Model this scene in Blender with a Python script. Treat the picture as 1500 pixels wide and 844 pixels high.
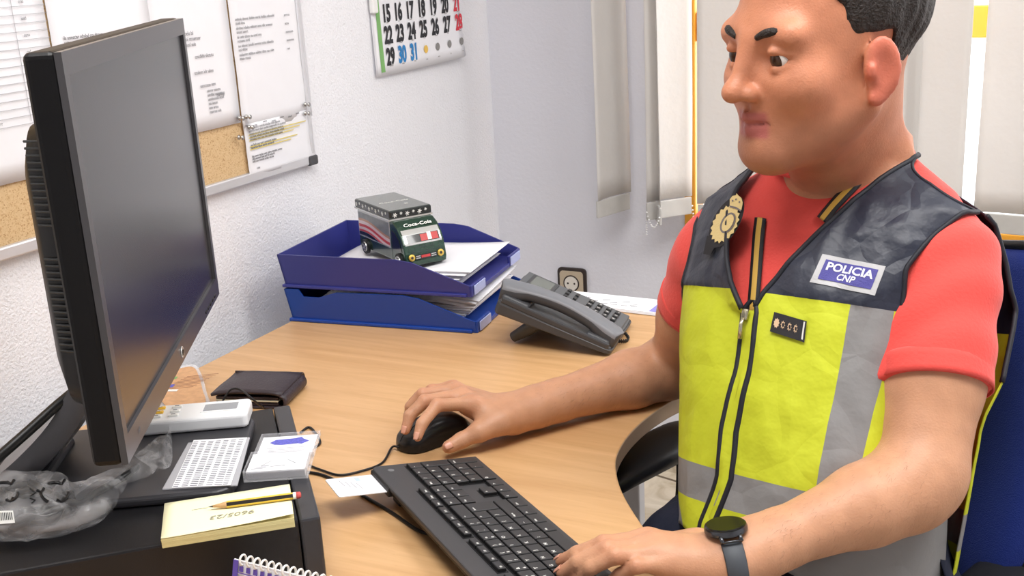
import bpy, bmesh, math, random
import numpy as np
from mathutils import Vector, Matrix, noise as mnoise

SC = bpy.context.scene
COL = SC.collection
for o in list(bpy.data.objects):
    bpy.data.objects.remove(o)
random.seed(7)

# ------------------------------------------------------------------ camera
W_PX, H_PX, F_PX = 1500.0, 844.0, 1635.856
def _axes():
    y = np.array([842.0, 537.0, -F_PX]); y /= np.linalg.norm(y)
    z = -np.array([290.0, -5438.0, -F_PX]); z /= np.linalg.norm(z)
    return np.stack([np.cross(y, z), y, z])
RW = _axes()                       # world = RW @ camera
CAM = np.array([0.0, 0.0, 1.38])
cd = bpy.data.cameras.new('camera')
cd.sensor_width = 36.0
cd.lens = F_PX / W_PX * 36.0
cd.clip_start = 0.02
cam = bpy.data.objects.new('camera', cd)
COL.objects.link(cam)
_m = Matrix.Identity(4)
for i in range(3):
    for j in range(3):
        _m[i][j] = RW[i, j]
    _m[i][3] = CAM[i]
cam.matrix_world = _m
SC.camera = cam

# ------------------------------------------------------------------ light
SC.view_settings.view_transform = 'Standard'
SC.view_settings.look = 'None'
SC.view_settings.gamma = 1.0
SC.view_settings.use_curve_mapping = False
SC.view_settings.exposure = 0.0
SC.cycles.use_denoising = True
SC.cycles.max_bounces = 8
SC.cycles.caustics_reflective = False
SC.cycles.caustics_refractive = False
SC.cycles.sample_clamp_indirect = 6.0

world = bpy.data.worlds.new('daylight')
SC.world = world
world.use_nodes = True
_bg = world.node_tree.nodes['Background']
_bg.inputs['Color'].default_value = (0.93, 0.96, 1.0, 1)
_bg.inputs['Strength'].default_value = 4.0

def area(name, loc, aim, sx, sy, power, color=(1, 1, 1)):
    l = bpy.data.lights.new(name, 'AREA')
    l.shape = 'RECTANGLE'; l.size = sx; l.size_y = sy
    l.energy = power; l.color = color
    o = bpy.data.objects.new(name, l); COL.objects.link(o)
    o.location = loc
    o.rotation_euler = (Vector(aim) - Vector(loc)).to_track_quat('-Z', 'Y').to_euler()
    return o
CEIL = 2.65
# light of the ceiling luminaires and of the window
area('ceiling_lamp_light', (-0.35, 0.55, CEIL - 0.07), (-0.35, 0.55, 0), 1.2, 0.6, 27, (1.0, 0.99, 0.98))
area('ceiling_lamp_light', (0.75, 1.35, CEIL - 0.07), (0.75, 1.35, 0), 1.2, 0.6, 23, (1.0, 0.99, 0.98))
area('window_light', (0.25, 2.54, 1.45), (-0.2, 0.6, 0.9), 1.9, 1.3, 24, (0.95, 0.97, 1.0))

# ------------------------------------------------------------------ pixels to places
def ray(px, py):
    return RW @ np.array([px - 750.0, -(py - 422.0), -F_PX])
def Pz(px, py, z):
    d = ray(px, py); return CAM + d * ((z - CAM[2]) / d[2])
def Px(px, py, x):
    d = ray(px, py); return CAM + d * ((x - CAM[0]) / d[0])
def Py(px, py, y):
    d = ray(px, py); return CAM + d * ((y - CAM[1]) / d[1])
def Pd(px, py, D):
    return CAM + ray(px, py) / F_PX * D

# ------------------------------------------------------------------ materials
MATS = {}
def mat(name, col, rough=0.5, metal=0.0, spec=0.5, var=0.0, vscale=30.0, bump=0.0, bscale=200.0,
        alpha=1.0, trans=0.0, emit=0.0, coat=0.0, sheen=0.0, vstretch=None, sss=0.0, ior=1.45, bdetail=3.0):
    """procedural principled material; var = colour variation by noise, bump = noise relief (metres)"""
    if name in MATS: return MATS[name]
    m = bpy.data.materials.new(name); m.use_nodes = True
    nt = m.node_tree; b = nt.nodes['Principled BSDF']
    b.inputs['Base Color'].default_value = (*col, 1)
    b.inputs['Roughness'].default_value = rough
    b.inputs['Metallic'].default_value = metal
    b.inputs['Specular IOR Level'].default_value = spec
    b.inputs['IOR'].default_value = ior
    b.inputs['Alpha'].default_value = alpha
    b.inputs['Transmission Weight'].default_value = trans
    b.inputs['Coat Weight'].default_value = coat
    b.inputs['Sheen Weight'].default_value = sheen
    if sss:
        b.inputs['Subsurface Weight'].default_value = sss
        b.inputs['Subsurface Radius'].default_value = (0.012, 0.005, 0.003)
        b.inputs['Subsurface Scale'].default_value = 0.6
    if emit:
        b.inputs['Emission Color'].default_value = (*col, 1)
        b.inputs['Emission Strength'].default_value = emit
    tc = None
    def coord():
        nonlocal tc
        if tc is None: tc = nt.nodes.new('ShaderNodeTexCoord')
        return tc.outputs['Object']
    if var:
        n = nt.nodes.new('ShaderNodeTexNoise'); n.inputs['Scale'].default_value = vscale
        n.inputs['Detail'].default_value = 4
        if vstretch:
            mp = nt.nodes.new('ShaderNodeMapping'); mp.inputs['Scale'].default_value = vstretch
            nt.links.new(coord(), mp.inputs['Vector']); nt.links.new(mp.outputs[0], n.inputs['Vector'])
        else:
            nt.links.new(coord(), n.inputs['Vector'])
        r = nt.nodes.new('ShaderNodeValToRGB')
        r.color_ramp.elements[0].position = 0.3; r.color_ramp.elements[1].position = 0.7
        r.color_ramp.elements[0].color = (*[max(0, c * (1 - var)) for c in col], 1)
        r.color_ramp.elements[1].color = (*[min(1, c * (1 + var)) for c in col], 1)
        nt.links.new(n.outputs[0], r.inputs[0]); nt.links.new(r.outputs[0], b.inputs['Base Color'])
    if bump:
        n2 = nt.nodes.new('ShaderNodeTexNoise'); n2.inputs['Scale'].default_value = bscale
        n2.inputs['Detail'].default_value = bdetail
        nt.links.new(coord(), n2.inputs['Vector'])
        bp = nt.nodes.new('ShaderNodeBump'); bp.inputs['Distance'].default_value = bump
        bp.inputs['Strength'].default_value = 1.0
        nt.links.new(n2.outputs[0], bp.inputs['Height']); nt.links.new(bp.outputs[0], b.inputs['Normal'])
    MATS[name] = m
    return m

def S(r, g, b):
    """display colour 0-255 to linear"""
    f = lambda c: (c / 255 / 12.92) if c / 255 <= 0.04045 else ((c / 255 + 0.055) / 1.055) ** 2.4
    return (f(r), f(g), f(b))

# ------------------------------------------------------------------ mesh collecting
class MB:
    def __init__(s): s.v = []; s.f = []; s.m = []
    def add(s, verts, faces, mi=0, M=None):
        o = len(s.v)
        for p in verts:
            p = Vector(p)
            s.v.append(tuple(M @ p) if M is not None else tuple(p))
        for f in faces:
            s.f.append(tuple(i + o for i in f)); s.m.append(mi)
        return s
    def bm(s, b, mi=0, M=None):
        b.verts.index_update()
        s.add([v.co.copy() for v in b.verts], [[v.index for v in f.verts] for f in b.faces], mi, M)
        b.free(); return s
    def box(s, c, d, mi=0, bev=0.0, rz=0.0, M=None, seg=2):
        b = bmesh.new(); bmesh.ops.create_cube(b, size=1.0)
        for v in b.verts: v.co = Vector((v.co.x * d[0], v.co.y * d[1], v.co.z * d[2]))
        if bev: bmesh.ops.bevel(b, geom=b.edges[:], offset=bev, segments=seg, affect='EDGES', profile=0.5)
        T = Matrix.Translation(c) @ Matrix.Rotation(rz, 4, 'Z')
        return s.bm(b, mi, (M @ T) if M is not None else T)
    def prism(s, poly, z0, z1, mi=0, bev=0.0, M=None, seg=2, mtop=None):
        """outline in xy pulled from z0 to z1"""
        b = bmesh.new()
        lo = [b.verts.new((p[0], p[1], z0)) for p in poly]; hi = [b.verts.new((p[0], p[1], z1)) for p in poly]
        n = len(poly)
        b.faces.new(lo[::-1]); b.faces.new(hi)
        for i in range(n): b.faces.new((lo[i], lo[(i + 1) % n], hi[(i + 1) % n], hi[i]))
        bmesh.ops.recalc_face_normals(b, faces=b.faces[:])
        if bev:
            ed = [e for e in b.edges if e.calc_face_angle(0) > 0.35]
            bmesh.ops.bevel(b, geom=ed, offset=bev, segments=seg, affect='EDGES', profile=0.5)
        return s.bm(b, mi, M)
    def tube(s, pts, r, mi=0, n=8, M=None, caps=True, flat=None):
        """round bar along points; r a number or one per point; flat=(normal vector, ratio) squashes it to a strap"""
        P = [Vector(p) for p in pts]; k = len(P)
        R = list(r) if hasattr(r, '__len__') else [r] * k
        up = None; rings = []
        for i in range(k):
            t = (P[min(i + 1, k - 1)] - P[max(i - 1, 0)]).normalized()
            if up is None:
                up = Vector((0, 0, 1)) if abs(t.z) < 0.9 else Vector((1, 0, 0))
            a = t.cross(up).normalized(); up = a.cross(t).normalized()
            rings.append([P[i] + (a * math.cos(2 * math.pi * j / n) + up * math.sin(2 * math.pi * j / n)) * R[i] for j in range(n)])
        vs = [p for rg in rings for p in rg]; fs = []
        for i in range(k - 1):
            for j in range(n):
                fs.append((i * n + j, i * n + (j + 1) % n, (i + 1) * n + (j + 1) % n, (i + 1) * n + j))
        if caps: fs += [tuple(range(n))[::-1], tuple((k - 1) * n + j for j in range(n))]
        return s.add(vs, fs, mi, M)
    def lathe(s, prof, mi=0, n=24, M=None):
        """profile (r, z) turned about z"""
        vs = []; fs = []; k = len(prof)
        for r, z in prof:
            vs += [(r * math.cos(2 * math.pi * j / n), r * math.sin(2 * math.pi * j / n), z) for j in range(n)]
        for i in range(k - 1):
            for j in range(n):
                fs.append((i * n + j, i * n + (j + 1) % n, (i + 1) * n + (j + 1) % n, (i + 1) * n + j))
        fs += [tuple(range(n))[::-1], tuple((k - 1) * n + j for j in range(n))]
        return s.add(vs, fs, mi, M)
    def grid(s, G, mi=0, M=None, close=False):
        """G: rows of points"""
        r, c = len(G), len(G[0]); vs = [p for row in G for p in row]; fs = []
        for i in range(r - 1):
            for j in range(c if close else c - 1):
                fs.append((i * c + j, i * c + (j + 1) % c, (i + 1) * c + (j + 1) % c, (i + 1) * c + j))
        return s.add(vs, fs, mi, M)
    def text(s, string, size, xs=1.0, depth=0.0002, mi=0, M=None, align='CENTER', bold=0.0, shear=0.0):
        vs, fs = text_mesh(string, depth, align, bold, shear)
        return s.add([(x * size * xs, y * size, z) for x, y, z in vs], fs, mi, M)
    def build(s, name, mats, parent=None, smooth=False, world=False, solid=0.0, angle=None):
        me = bpy.data.meshes.new(name)
        V = s.v
        if world and parent is not None:
            inv = mworld(parent).inverted()
            V = [tuple(inv @ Vector(p)) for p in V]
        me.from_pydata(V, [], s.f)
        mats = mats if isinstance(mats, (list, tuple)) else [mats]
        for m in mats: me.materials.append(m)
        if len(mats) > 1: me.polygons.foreach_set('material_index', s.m)
        if smooth: me.polygons.foreach_set('use_smooth', [True] * len(me.polygons))
        if angle is not None: me.set_sharp_from_angle(angle=math.radians(angle))
        me.update()
        o = bpy.data.objects.new(name, me); COL.objects.link(o)
        if parent is not None: o.parent = parent
        if solid:
            md = o.modifiers.new('thickness', 'SOLIDIFY'); md.thickness = solid; md.offset = -1
        return o

_TX = {}
def text_mesh(string, depth, align, bold, shear):
    key = (string, depth, align, bold, shear)
    if key not in _TX:
        c = bpy.data.curves.new('t', 'FONT'); c.body = string; c.size = 1.0
        c.align_x = align; c.align_y = 'CENTER'; c.extrude = depth; c.resolution_u = 3; c.offset = bold; c.shear = shear
        o = bpy.data.objects.new('t', c); COL.objects.link(o)
        dg = bpy.context.evaluated_depsgraph_get()
        me = bpy.data.meshes.new_from_object(o.evaluated_get(dg))
        _TX[key] = ([tuple(v.co) for v in me.vertices], [tuple(p.vertices) for p in me.polygons])
        bpy.data.objects.remove(o); bpy.data.meshes.remove(me)
    return _TX[key]

def mworld(o):
    m = o.matrix_basis.copy()
    while o.parent is not None:
        o = o.parent; m = o.matrix_basis @ m
    return m
def frame(x, z, p=(0, 0, 0)):
    """matrix whose x and z axes follow the given directions"""
    x = Vector(x).normalized(); z = Vector(z); y = z.cross(x).normalized(); z = x.cross(y).normalized()
    m = Matrix.Identity(4)
    for i in range(3): m[i][0], m[i][1], m[i][2], m[i][3] = x[i], y[i], z[i], p[i]
    return m
def tag(o, label=None, cat=None, group=None, kind=None):
    if label: o['label'] = label
    if cat: o['category'] = cat
    if group: o['group'] = group
    if kind: o['kind'] = kind
    return o
def thing(name, loc, rz, label, cat, group=None, M=None):
    o = bpy.data.objects.new(name, None); COL.objects.link(o)
    o.empty_display_size = 0.05
    if M is not None: o.matrix_basis = M
    else: o.location = loc; o.rotation_euler = (0, 0, rz)
    return tag(o, label, cat, group)
def struct(o): o['kind'] = 'structure'; return o
def lerp(a, b, t): return a + (b - a) * t
def smooth_path(pts, n=8):
    """Catmull-Rom through points"""
    P = [np.array(p, float) for p in pts]; P = [2 * P[0] - P[1]] + P + [2 * P[-1] - P[-2]]
    out = []
    for i in range(1, len(P) - 2):
        for k in range(n):
            t = k / n; a, b, c, d = P[i - 1], P[i], P[i + 1], P[i + 2]
            out.append(0.5 * (2 * b + (c - a) * t + (2 * a - 5 * b + 4 * c - d) * t * t + (3 * b - a - 3 * c + d) * t ** 3))
    out.append(P[-2]); return out
# ------------------------------------------------------------------ the room
XL = -1.385                                    # left wall
YB = float(Px(732, 350, XL)[1])                # back wall
XR, YF = 2.1, -1.9
DESK_Z = 0.74

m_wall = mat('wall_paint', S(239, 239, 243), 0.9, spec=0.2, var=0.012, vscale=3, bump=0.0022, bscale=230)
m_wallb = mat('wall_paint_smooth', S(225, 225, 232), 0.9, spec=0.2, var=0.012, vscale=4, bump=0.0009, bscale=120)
m_ceil = mat('ceiling_paint', S(238, 238, 236), 0.95, spec=0.2)

def marble():
    m = bpy.data.materials.new('marble_tile'); m.use_nodes = True; nt = m.node_tree; b = nt.nodes['Principled BSDF']
    tc = nt.nodes.new('ShaderNodeTexCoord'); br = nt.nodes.new('ShaderNodeTexBrick')
    br.offset = 0.0; br.inputs['Scale'].default_value = 1.0; br.inputs['Brick Width'].default_value = 0.33
    br.inputs['Row Height'].default_value = 0.33; br.inputs['Mortar Size'].default_value = 0.005
    br.inputs['Mortar'].default_value = (*S(110, 98, 84), 1)
    n = nt.nodes.new('ShaderNodeTexNoise'); n.inputs['Scale'].default_value = 9; n.inputs['Detail'].default_value = 6
    n.inputs['Distortion'].default_value = 1.6
    r = nt.nodes.new('ShaderNodeValToRGB'); r.color_ramp.elements[0].position = .35; r.color_ramp.elements[1].position = .68
    r.color_ramp.elements[0].color = (*S(176, 160, 136), 1); r.color_ramp.elements[1].color = (*S(216, 206, 188), 1)
    mp = nt.nodes.new('ShaderNodeMapping'); mp.inputs['Rotation'].default_value = (0, 0, 0.25)
    nt.links.new(tc.outputs['Object'], mp.inputs[0]); nt.links.new(mp.outputs[0], br.inputs['Vector'])
    nt.links.new(tc.outputs['Object'], n.inputs['Vector']); nt.links.new(n.outputs[0], r.inputs[0])
    nt.links.new(r.outputs[0], br.inputs['Color1']); nt.links.new(r.outputs[0], br.inputs['Color2'])
    nt.links.new(br.outputs[0], b.inputs['Base Color']); b.inputs['Roughness'].default_value = 0.25
    return m
m_tile = marble()

def wallbox(name, x0, x1, y0, y1, z0, z1, m):
    return struct(MB().box(((x0 + x1) / 2, (y0 + y1) / 2, (z0 + z1) / 2), (x1 - x0, y1 - y0, z1 - z0)).build(name, m))
wallbox('floor', XL - .1, XR + .1, YF - .1, YB + .1, -.1, 0, m_tile)
wallbox('ceiling', XL - .1, XR + .1, YF - .1, YB + .1, CEIL, CEIL + .1, m_ceil)
wallbox('wall_left', XL - .1, XL, YF, YB + .1, 0, CEIL, m_wall)
wallbox('wall_right', XR, XR + .1, YF, YB + .1, 0, CEIL, m_wallb)
wallbox('wall_front', XL - .1, XR + .1, YF - .1, YF, 0, CEIL, m_wallb)
# back wall with the window opening
WX0, WX1 = float(Py(1003, 300, YB)[0]), 1.35
WZ0, WZ1 = float(Py(1005, 346, YB)[2]), 2.15
wb = MB()
def _wb(x0, x1, z0, z1): wb.box(((x0 + x1) / 2, YB + .05, (z0 + z1) / 2), (x1 - x0, .1, z1 - z0))
_wb(XL - .1, WX0, 0, CEIL); _wb(WX1, XR + .1, 0, CEIL); _wb(WX0, WX1, 0, WZ0); _wb(WX0, WX1, WZ1, CEIL)
struct(wb.build('wall_back', m_wallb))
wallbox('baseboard_back', XL, XR, YB - .012, YB, 0, .075, m_tile)
wallbox('baseboard_left', XL, XL + .012, YF, YB - .012, 0, .075, m_tile)

# window: varnished wooden frame, two sashes and the glass
m_pine = mat('orange_pine', S(236, 168, 60), 0.35, var=0.12, vscale=14, vstretch=(1, 1, .08))
def glass_mat():
    m = bpy.data.materials.new('clear_glass'); m.use_nodes = True; nt = m.node_tree
    b = nt.nodes['Principled BSDF']; b.inputs['Base Color'].default_value = (1, 1, 1, 1)
    b.inputs['Roughness'].default_value = 0.0; b.inputs['Alpha'].default_value = 0.12
    return m
m_glass = glass_mat()
fr = MB(); fw = .055; yf = YB + .03
def _fr(x0, x1, z0, z1, d=.07): fr.box(((x0 + x1) / 2, yf, (z0 + z1) / 2), (x1 - x0, d, z1 - z0), bev=.004)
_fr(WX0, WX0 + .03, WZ0, WZ1); _fr(WX1 - fw, WX1, WZ0, WZ1); _fr(WX0 + .03, WX1 - fw, WZ0, WZ0 + fw); _fr(WX0 + .03, WX1 - fw, WZ1 - fw, WZ1)
zt0 = float(Py(1435, 56, YB)[2]); _fr(WX0 + .03, WX1 - fw, zt0, zt0 + .07, .06)
for xm in (.95,): _fr(xm - .035, xm + .035, WZ0 + fw, zt0, .06)
win = struct(fr.build('window_1', m_pine))
struct(MB().box(((WX0 + WX1) / 2, YB + .045, (WZ0 + WZ1) / 2), (WX1 - WX0 - .04, .004, WZ1 - WZ0 - .06)).build('window_pane', m_glass, win))

# ceiling luminaires
m_lampw = mat('white_enamel', S(240, 240, 238), 0.4)
m_diff = mat('lit_diffuser', (1, .98, .95), 0.5, emit=3.0)
for i, (x, y) in enumerate(((-.35, .55), (.75, 1.35))):
    t = thing('ceiling_light', (x, y, CEIL), 0, ('white ceiling light panel above the desk', 'white ceiling light panel in the middle of the room')[i], 'ceiling light', 'ceiling light panels')
    b = MB()
    for s in (-1, 1):
        b.box((0, s * .31, -.025), (1.26, .02, .05), bev=.003); b.box((s * .62, 0, -.025), (.02, .60, .05), bev=.003)
    b.build('frame', m_lampw, t); MB().box((0, 0, -.012), (1.22, .60, .02)).build('diffuser', m_diff, t)
# ------------------------------------------------------------------ vertical blind
def blind_mat():
    m = bpy.data.materials.new('blind_fabric'); m.use_nodes = True; nt = m.node_tree
    b = nt.nodes['Principled BSDF']; b.inputs['Base Color'].default_value = (*S(222, 219, 215), 1)
    b.inputs['Roughness'].default_value = 0.85
    out = nt.nodes['Material Output']; tr = nt.nodes.new('ShaderNodeBsdfTranslucent')
    tr.inputs['Color'].default_value = (*S(240, 236, 234), 1)
    mx = nt.nodes.new('ShaderNodeMixShader'); mx.inputs[0].default_value = 0.2
    nt.links.new(b.outputs[0], mx.inputs[1]); nt.links.new(tr.outputs[0], mx.inputs[2]); nt.links.new(mx.outputs[0], out.inputs[0])
    n = nt.nodes.new('ShaderNodeTexNoise'); n.inputs['Scale'].default_value = 60
    tc = nt.nodes.new('ShaderNodeTexCoord'); nt.links.new(tc.outputs['Object'], n.inputs['Vector'])
    bp = nt.nodes.new('ShaderNodeBump'); bp.inputs['Distance'].default_value = .001
    nt.links.new(n.outputs[0], bp.inputs['Height']); nt.links.new(bp.outputs[0], b.inputs['Normal'])
    return m
m_blind = blind_mat()
m_hem = mat('blind_hem', S(190, 188, 184), 0.85, var=.03, vscale=40)
m_bead = mat('bead_white', S(235, 235, 235), 0.4)
YS = YB - .10                                  # the plane the slats hang in
ZR = 2.27
blind = thing('vertical_blind', (0, YS, ZR), 0, 'cream vertical blind with fabric slats hanging across the window', 'blind')
MB().box((.25, 0, .02), (2.7, .045, .04), bev=.004).build('headrail', m_lampw, blind)
SLW = .127
slats = [(900, 71, 313), (960, -62, 322), (981, 48, 318), (1060, 6, 326)]
xs = [float(Py(p, b, YS)[0]) for p, a, b in slats]; an = [a for p, a, b in slats]
zb = [float(Py(p, b, YS)[2]) for p, a, b in slats]
x = float(Py(1122, 310, YS)[0])
xg0, xg1 = float(Py(1412, 250, YS)[0]), float(Py(1432, 250, YS)[0])
while x < xg0 - SLW / 2 - .10:
    xs.append(x); an.append(-10 if len(xs) % 2 else -7); zb.append(zb[0] + .005); x += .104
x = xg1 + SLW / 2 - .003
for q in (.095, .0):
    xs.append(xg0 - SLW / 2 - q); an.append(-13 if q else -6); zb.append(zb[0] + .005)
while x < 1.5: xs.append(x); an.append(-9); zb.append(zb[0] + .005); x += .106
prev = None
for i, (x, a, z) in enumerate(zip(xs, an, zb)):
    T = Matrix.Translation((x, 0.0, 0)) @ Matrix.Rotation(math.radians(a), 4, 'Z')
    lo = z - ZR; G = []
    for k in range(30):
        zz = -lerp(0, -(lo + .045), k / 29)
        zz = lerp(0, lo + .045, k / 29)
        row = []
        for j in range(9):
            u = (j / 8 - .5) * SLW
            y = .006 * (1 - (2 * u / SLW) ** 2) + .0035 * math.sin(zz * 5 + i * 2) * (k / 29) + .0025 * mnoise.noise((u * 14, zz * 3, i * 3.1))
            row.append((u, y, zz))
        G.append(row)
    s = MB().grid(G, M=T).build('slat', m_blind, blind, smooth=True, solid=.0012)
    h = MB(); h.box((0, .003, lo + .021), (SLW - .002, .007, .043), bev=.002, M=T); h.build('hem_weight', m_hem, s)
    e = [T @ Vector((q * SLW / 2, 0, lo + .02)) for q in (-1, 1)]
    if prev is not None and i > 1:
        a0, b0 = prev, e[0]; c = MB(); n = 13
        for k in range(n):
            t = k / (n - 1); p = a0.lerp(b0, t); p.z -= .03 * 4 * t * (1 - t)
            bm_ = bmesh.new(); bmesh.ops.create_icosphere(bm_, subdivisions=1, radius=.0026); c.bm(bm_, 0, Matrix.Translation(p))
        c.build('bead_chain', m_bead, blind, smooth=True)
    prev = e[1]
# short chain end hanging under the second slat
c = MB()
for k in range(7):
    bm_ = bmesh.new(); bmesh.ops.create_icosphere(bm_, subdivisions=1, radius=.0026)
    c.bm(bm_, 0, Matrix.Translation((xs[1] - .02, -.01, zb[1] - ZR - .006 * k)))
c.build('bead_chain', m_bead, blind, smooth=True)

# ------------------------------------------------------------------ socket on the back wall
m_sbeige = mat('socket_beige', S(188, 172, 148), 0.4)
m_sbrown = mat('socket_brown', S(52, 42, 38), 0.35)
m_swhite = mat('plug_hole_plastic', S(222, 216, 206), 0.45)
sc_ = (Py(820, 394, YB) + Py(859, 433, YB)) / 2
so = thing('wall_socket', (sc_[0], YB, sc_[2]), 0, 'beige wall socket with dark brown frame behind the desk phone', 'socket')
R90 = Matrix.Rotation(math.radians(90), 4, 'X')     # xy outline stands up against the wall
def rr(w, h, r, n=6):
    pts = []
    for cx, cy, a in ((w / 2 - r, h / 2 - r, 0), (-w / 2 + r, h / 2 - r, 90), (-w / 2 + r, -h / 2 + r, 180), (w / 2 - r, -h / 2 + r, 270)):
        for k in range(n + 1):
            t = math.radians(a + 90 * k / n); pts.append((cx + r * math.cos(t), cy + r * math.sin(t)))
    return pts
MB().prism(rr(.084, .084, .012), .0005, .009, bev=.002, M=R90).build('frame', m_sbrown, so)
MB().prism(rr(.068, .068, .010), .009, .0125, bev=.001, M=R90).build('plate', m_sbeige, so)
b = MB(); b.tube([(.0215 * math.cos(t), .0215 * math.sin(t), .0127) for t in np.linspace(-1.1, 4.6, 40)], .0017, M=R90); b.build('rim', m_sbrown, so, smooth=True)
MB().lathe([(.0, .0125), (.0195, .0125), (.0195, .0135), (.0, .0135)], n=32, M=R90).build('well', m_swhite, so)
b = MB()
for s in (-1, 1): b.lathe([(0, .0134), (.0028, .0134), (.0028, .0138), (0, .0138)], n=12, M=R90 @ Matrix.Translation((s * .0095, 0, 0)))
b.build('pin_hole', m_sbrown, so)

# ------------------------------------------------------------------ cork board with papers and pins on the left wall
XW = XL
def pw(px, py, dx=0.0): return Px(px, py, XW + dx)
m_cork = bpy.data.materials.new('cork'); m_cork.use_nodes = True
def _cork():
    nt = m_cork.node_tree; b = nt.nodes['Principled BSDF']; tc = nt.nodes.new('ShaderNodeTexCoord')
    v = nt.nodes.new('ShaderNodeTexVoronoi'); v.inputs['Scale'].default_value = 520
    r = nt.nodes.new('ShaderNodeValToRGB')
    r.color_ramp.elements[0].color = (*S(200, 168, 122), 1); r.color_ramp.elements[1].color = (*S(216, 188, 146), 1)
    e = r.color_ramp.elements.new(.12); e.color = (*S(172, 132, 88), 1); r.color_ramp.elements[0].position = 0.02
    e2 = r.color_ramp.elements.new(.3); e2.color = (*S(206, 174, 130), 1)
    nt.links.new(tc.outputs['Object'], v.inputs['Vector']); nt.links.new(v.outputs['Color'], r.inputs[0])
    nt.links.new(r.outputs[0], b.inputs['Base Color']); b.inputs['Roughness'].default_value = .9
_cork()
m_alu = mat('brushed_aluminium', S(214, 214, 218), 0.35, metal=0.55)
p0, p1 = pw(452, 240), pw(0, 378)
by1 = float(pw(452, 236)[1]); bz0 = float((p0[2] + p1[2]) / 2); by0 = by1 - 1.35; bz1 = bz0 + .92
cb = thing('cork_board', (XW, (by0 + by1) / 2, bz0), 0, 'cork notice board with aluminium frame on the left wall behind the monitor', 'notice board')
hy = (by1 - by0) / 2
MB().box((.006, 0, .46), (.010, hy * 2 - .02, .90)).build('cork_sheet', m_cork, cb)
f = MB()
for z in (.010, .91): f.box((.009, 0, z), (.018, hy * 2, .020), bev=.003)
for y in (-hy + .006, hy - .006): f.box((.009, y, .46), (.018, .012, .88), bev=.003)
f.build('frame', m_alu, cb)
m_clip = mat('dark_plastic_corner', S(70, 70, 74), 0.4)
MB().box((.010, hy - .008, .008), (.022, .03, .02), bev=.004).build('corner_cap', m_clip, cb)

m_paper = mat('white_paper', S(236, 236, 240), 0.8, spec=.2, var=.01, vscale=20)
m_ink = mat('faded_ink', S(120, 120, 126), 0.8)
m_inkf = mat('pale_ink', S(178, 178, 184), 0.8)
m_inkd = mat('dark_ink', S(70, 70, 76), 0.8)
m_hilite = mat('yellow_highlighter', S(222, 204, 120), 0.8)
PX = XW + .0125
def sheet(label, y0, y1, z0, z1, lines, off=0.0, name='paper_sheet', tilt=0.0, sz=.006):
    """a paper on the board; lines: (y fraction from left, z fraction from top, text, size, ink)"""
    M = Matrix.Translation((PX + off, (y0 + y1) / 2, z1)) @ Matrix.Rotation(tilt, 4, 'X')
    t = thing(name, (0, 0, 0), 0, label, 'paper', 'papers pinned to the cork board', M=M)
    w, h = y1 - y0, z1 - z0; G = []
    for k in range(13):
        G.append([(.0006 + .0016 * (1 + mnoise.noise((j * .5, k * .4, z0 * 9))) * (k / 12) ** .5, -w / 2 + w * j / 8, -h * k / 12) for j in range(9)])
    MB().grid(G).build('page', m_paper, t, smooth=True, solid=.0003)
    # writing stands just clear of the page
    T = Matrix(((0, 0, 1, .0046), (1, 0, 0, 0), (0, 1, 0, 0), (0, 0, 0, 1)))
    b = MB()
    for u, v, s, size, mi in lines:
        if s == '-':
            b.box((0, 0, 0), (.0003, size[0] * w, size[1]), mi, M=Matrix.Translation((.0042, -w / 2 + (u + size[0] / 2) * w, -v * h)))
        elif s == '|':
            b.box((0, 0, 0), (.0003, size[0], size[1] * h), mi, M=Matrix.Translation((.0042, -w / 2 + u * w, -(v + size[1] / 2) * h)))
        else:
            b.text(s, size, .8, .0001, mi, T @ Matrix.Translation((-w / 2 + u * w, -v * h, 0)), 'LEFT')
    b.build('writing', [m_ink, m_inkf, m_inkd, m_hilite], t)
    return t
rl = random.Random(3)
def scribble(n): return ' '.join(''.join(rl.choice('aeionrstlcdum') for _ in range(rl.randint(3, 8))) for _ in range(n))
def zz(px, py): return float(pw(px, py)[2])
def yy(px, py): return float(pw(px, py)[1])
ztop = bz1 - .03
# 1: ruled table, left edge of the picture
L = [(0.0, .02 + .033 * k, '-', (1.0, .0008), 1) for k in range(24)] + [(.35, .02, '|', (.0008, .75), 1), (.72, .02, '|', (.0008, .75), 1)]
L += [(.40, .035 + .033 * k, scribble(1), .0075, 0) for k in range(23)] + [(.78, .035 + .033 * k, scribble(1)[:4], .007, 0) for k in range(0, 23, 2)]
sheet('white ruled table sheet pinned at the far left of the cork board', yy(62, 60) - .21, yy(62, 60), zz(30, 262), zz(30, 262) + .36, L, 0)
# 2: list with handwriting, behind the monitor top
L = [(.08 + .25 * (k % 3), .60 + .028 * (k // 3), scribble(1), .008, 0) for k in range(15)] + [(.55, .6 + .03 * k, scribble(3), .008, 0) for k in range(5)]
L += [(.1, .5 + .02 * k, scribble(5), .008, 2) for k in range(3)]
sheet('white typed list with handwriting behind the top of the monitor', yy(62, 60) + .003, yy(205, 10) + .002, zz(205, 10) - .21, zz(205, 10) + .14, L, .001)
# 3: letters page right of the monitor
L = [(.35, .50 + .028 * k, scribble(2), .0095, 0) for k in range(3)] + [(.48, .62, scribble(2), .009, 0), (.45, .70, scribble(3), .009, 0), (.5, .77, scribble(2), .009, 0)]
L += [(.58, .80 + .022 * k, scribble(2), .008, 0) for k in range(6)] + [(.70, .83, scribble(1), .009, 0)]
sheet('white page of short typed lines between monitor edge and right-hand pages', yy(207, 20), yy(322, 5), zz(340, 180), zz(340, 180) + .34, L, .0005)
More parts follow.
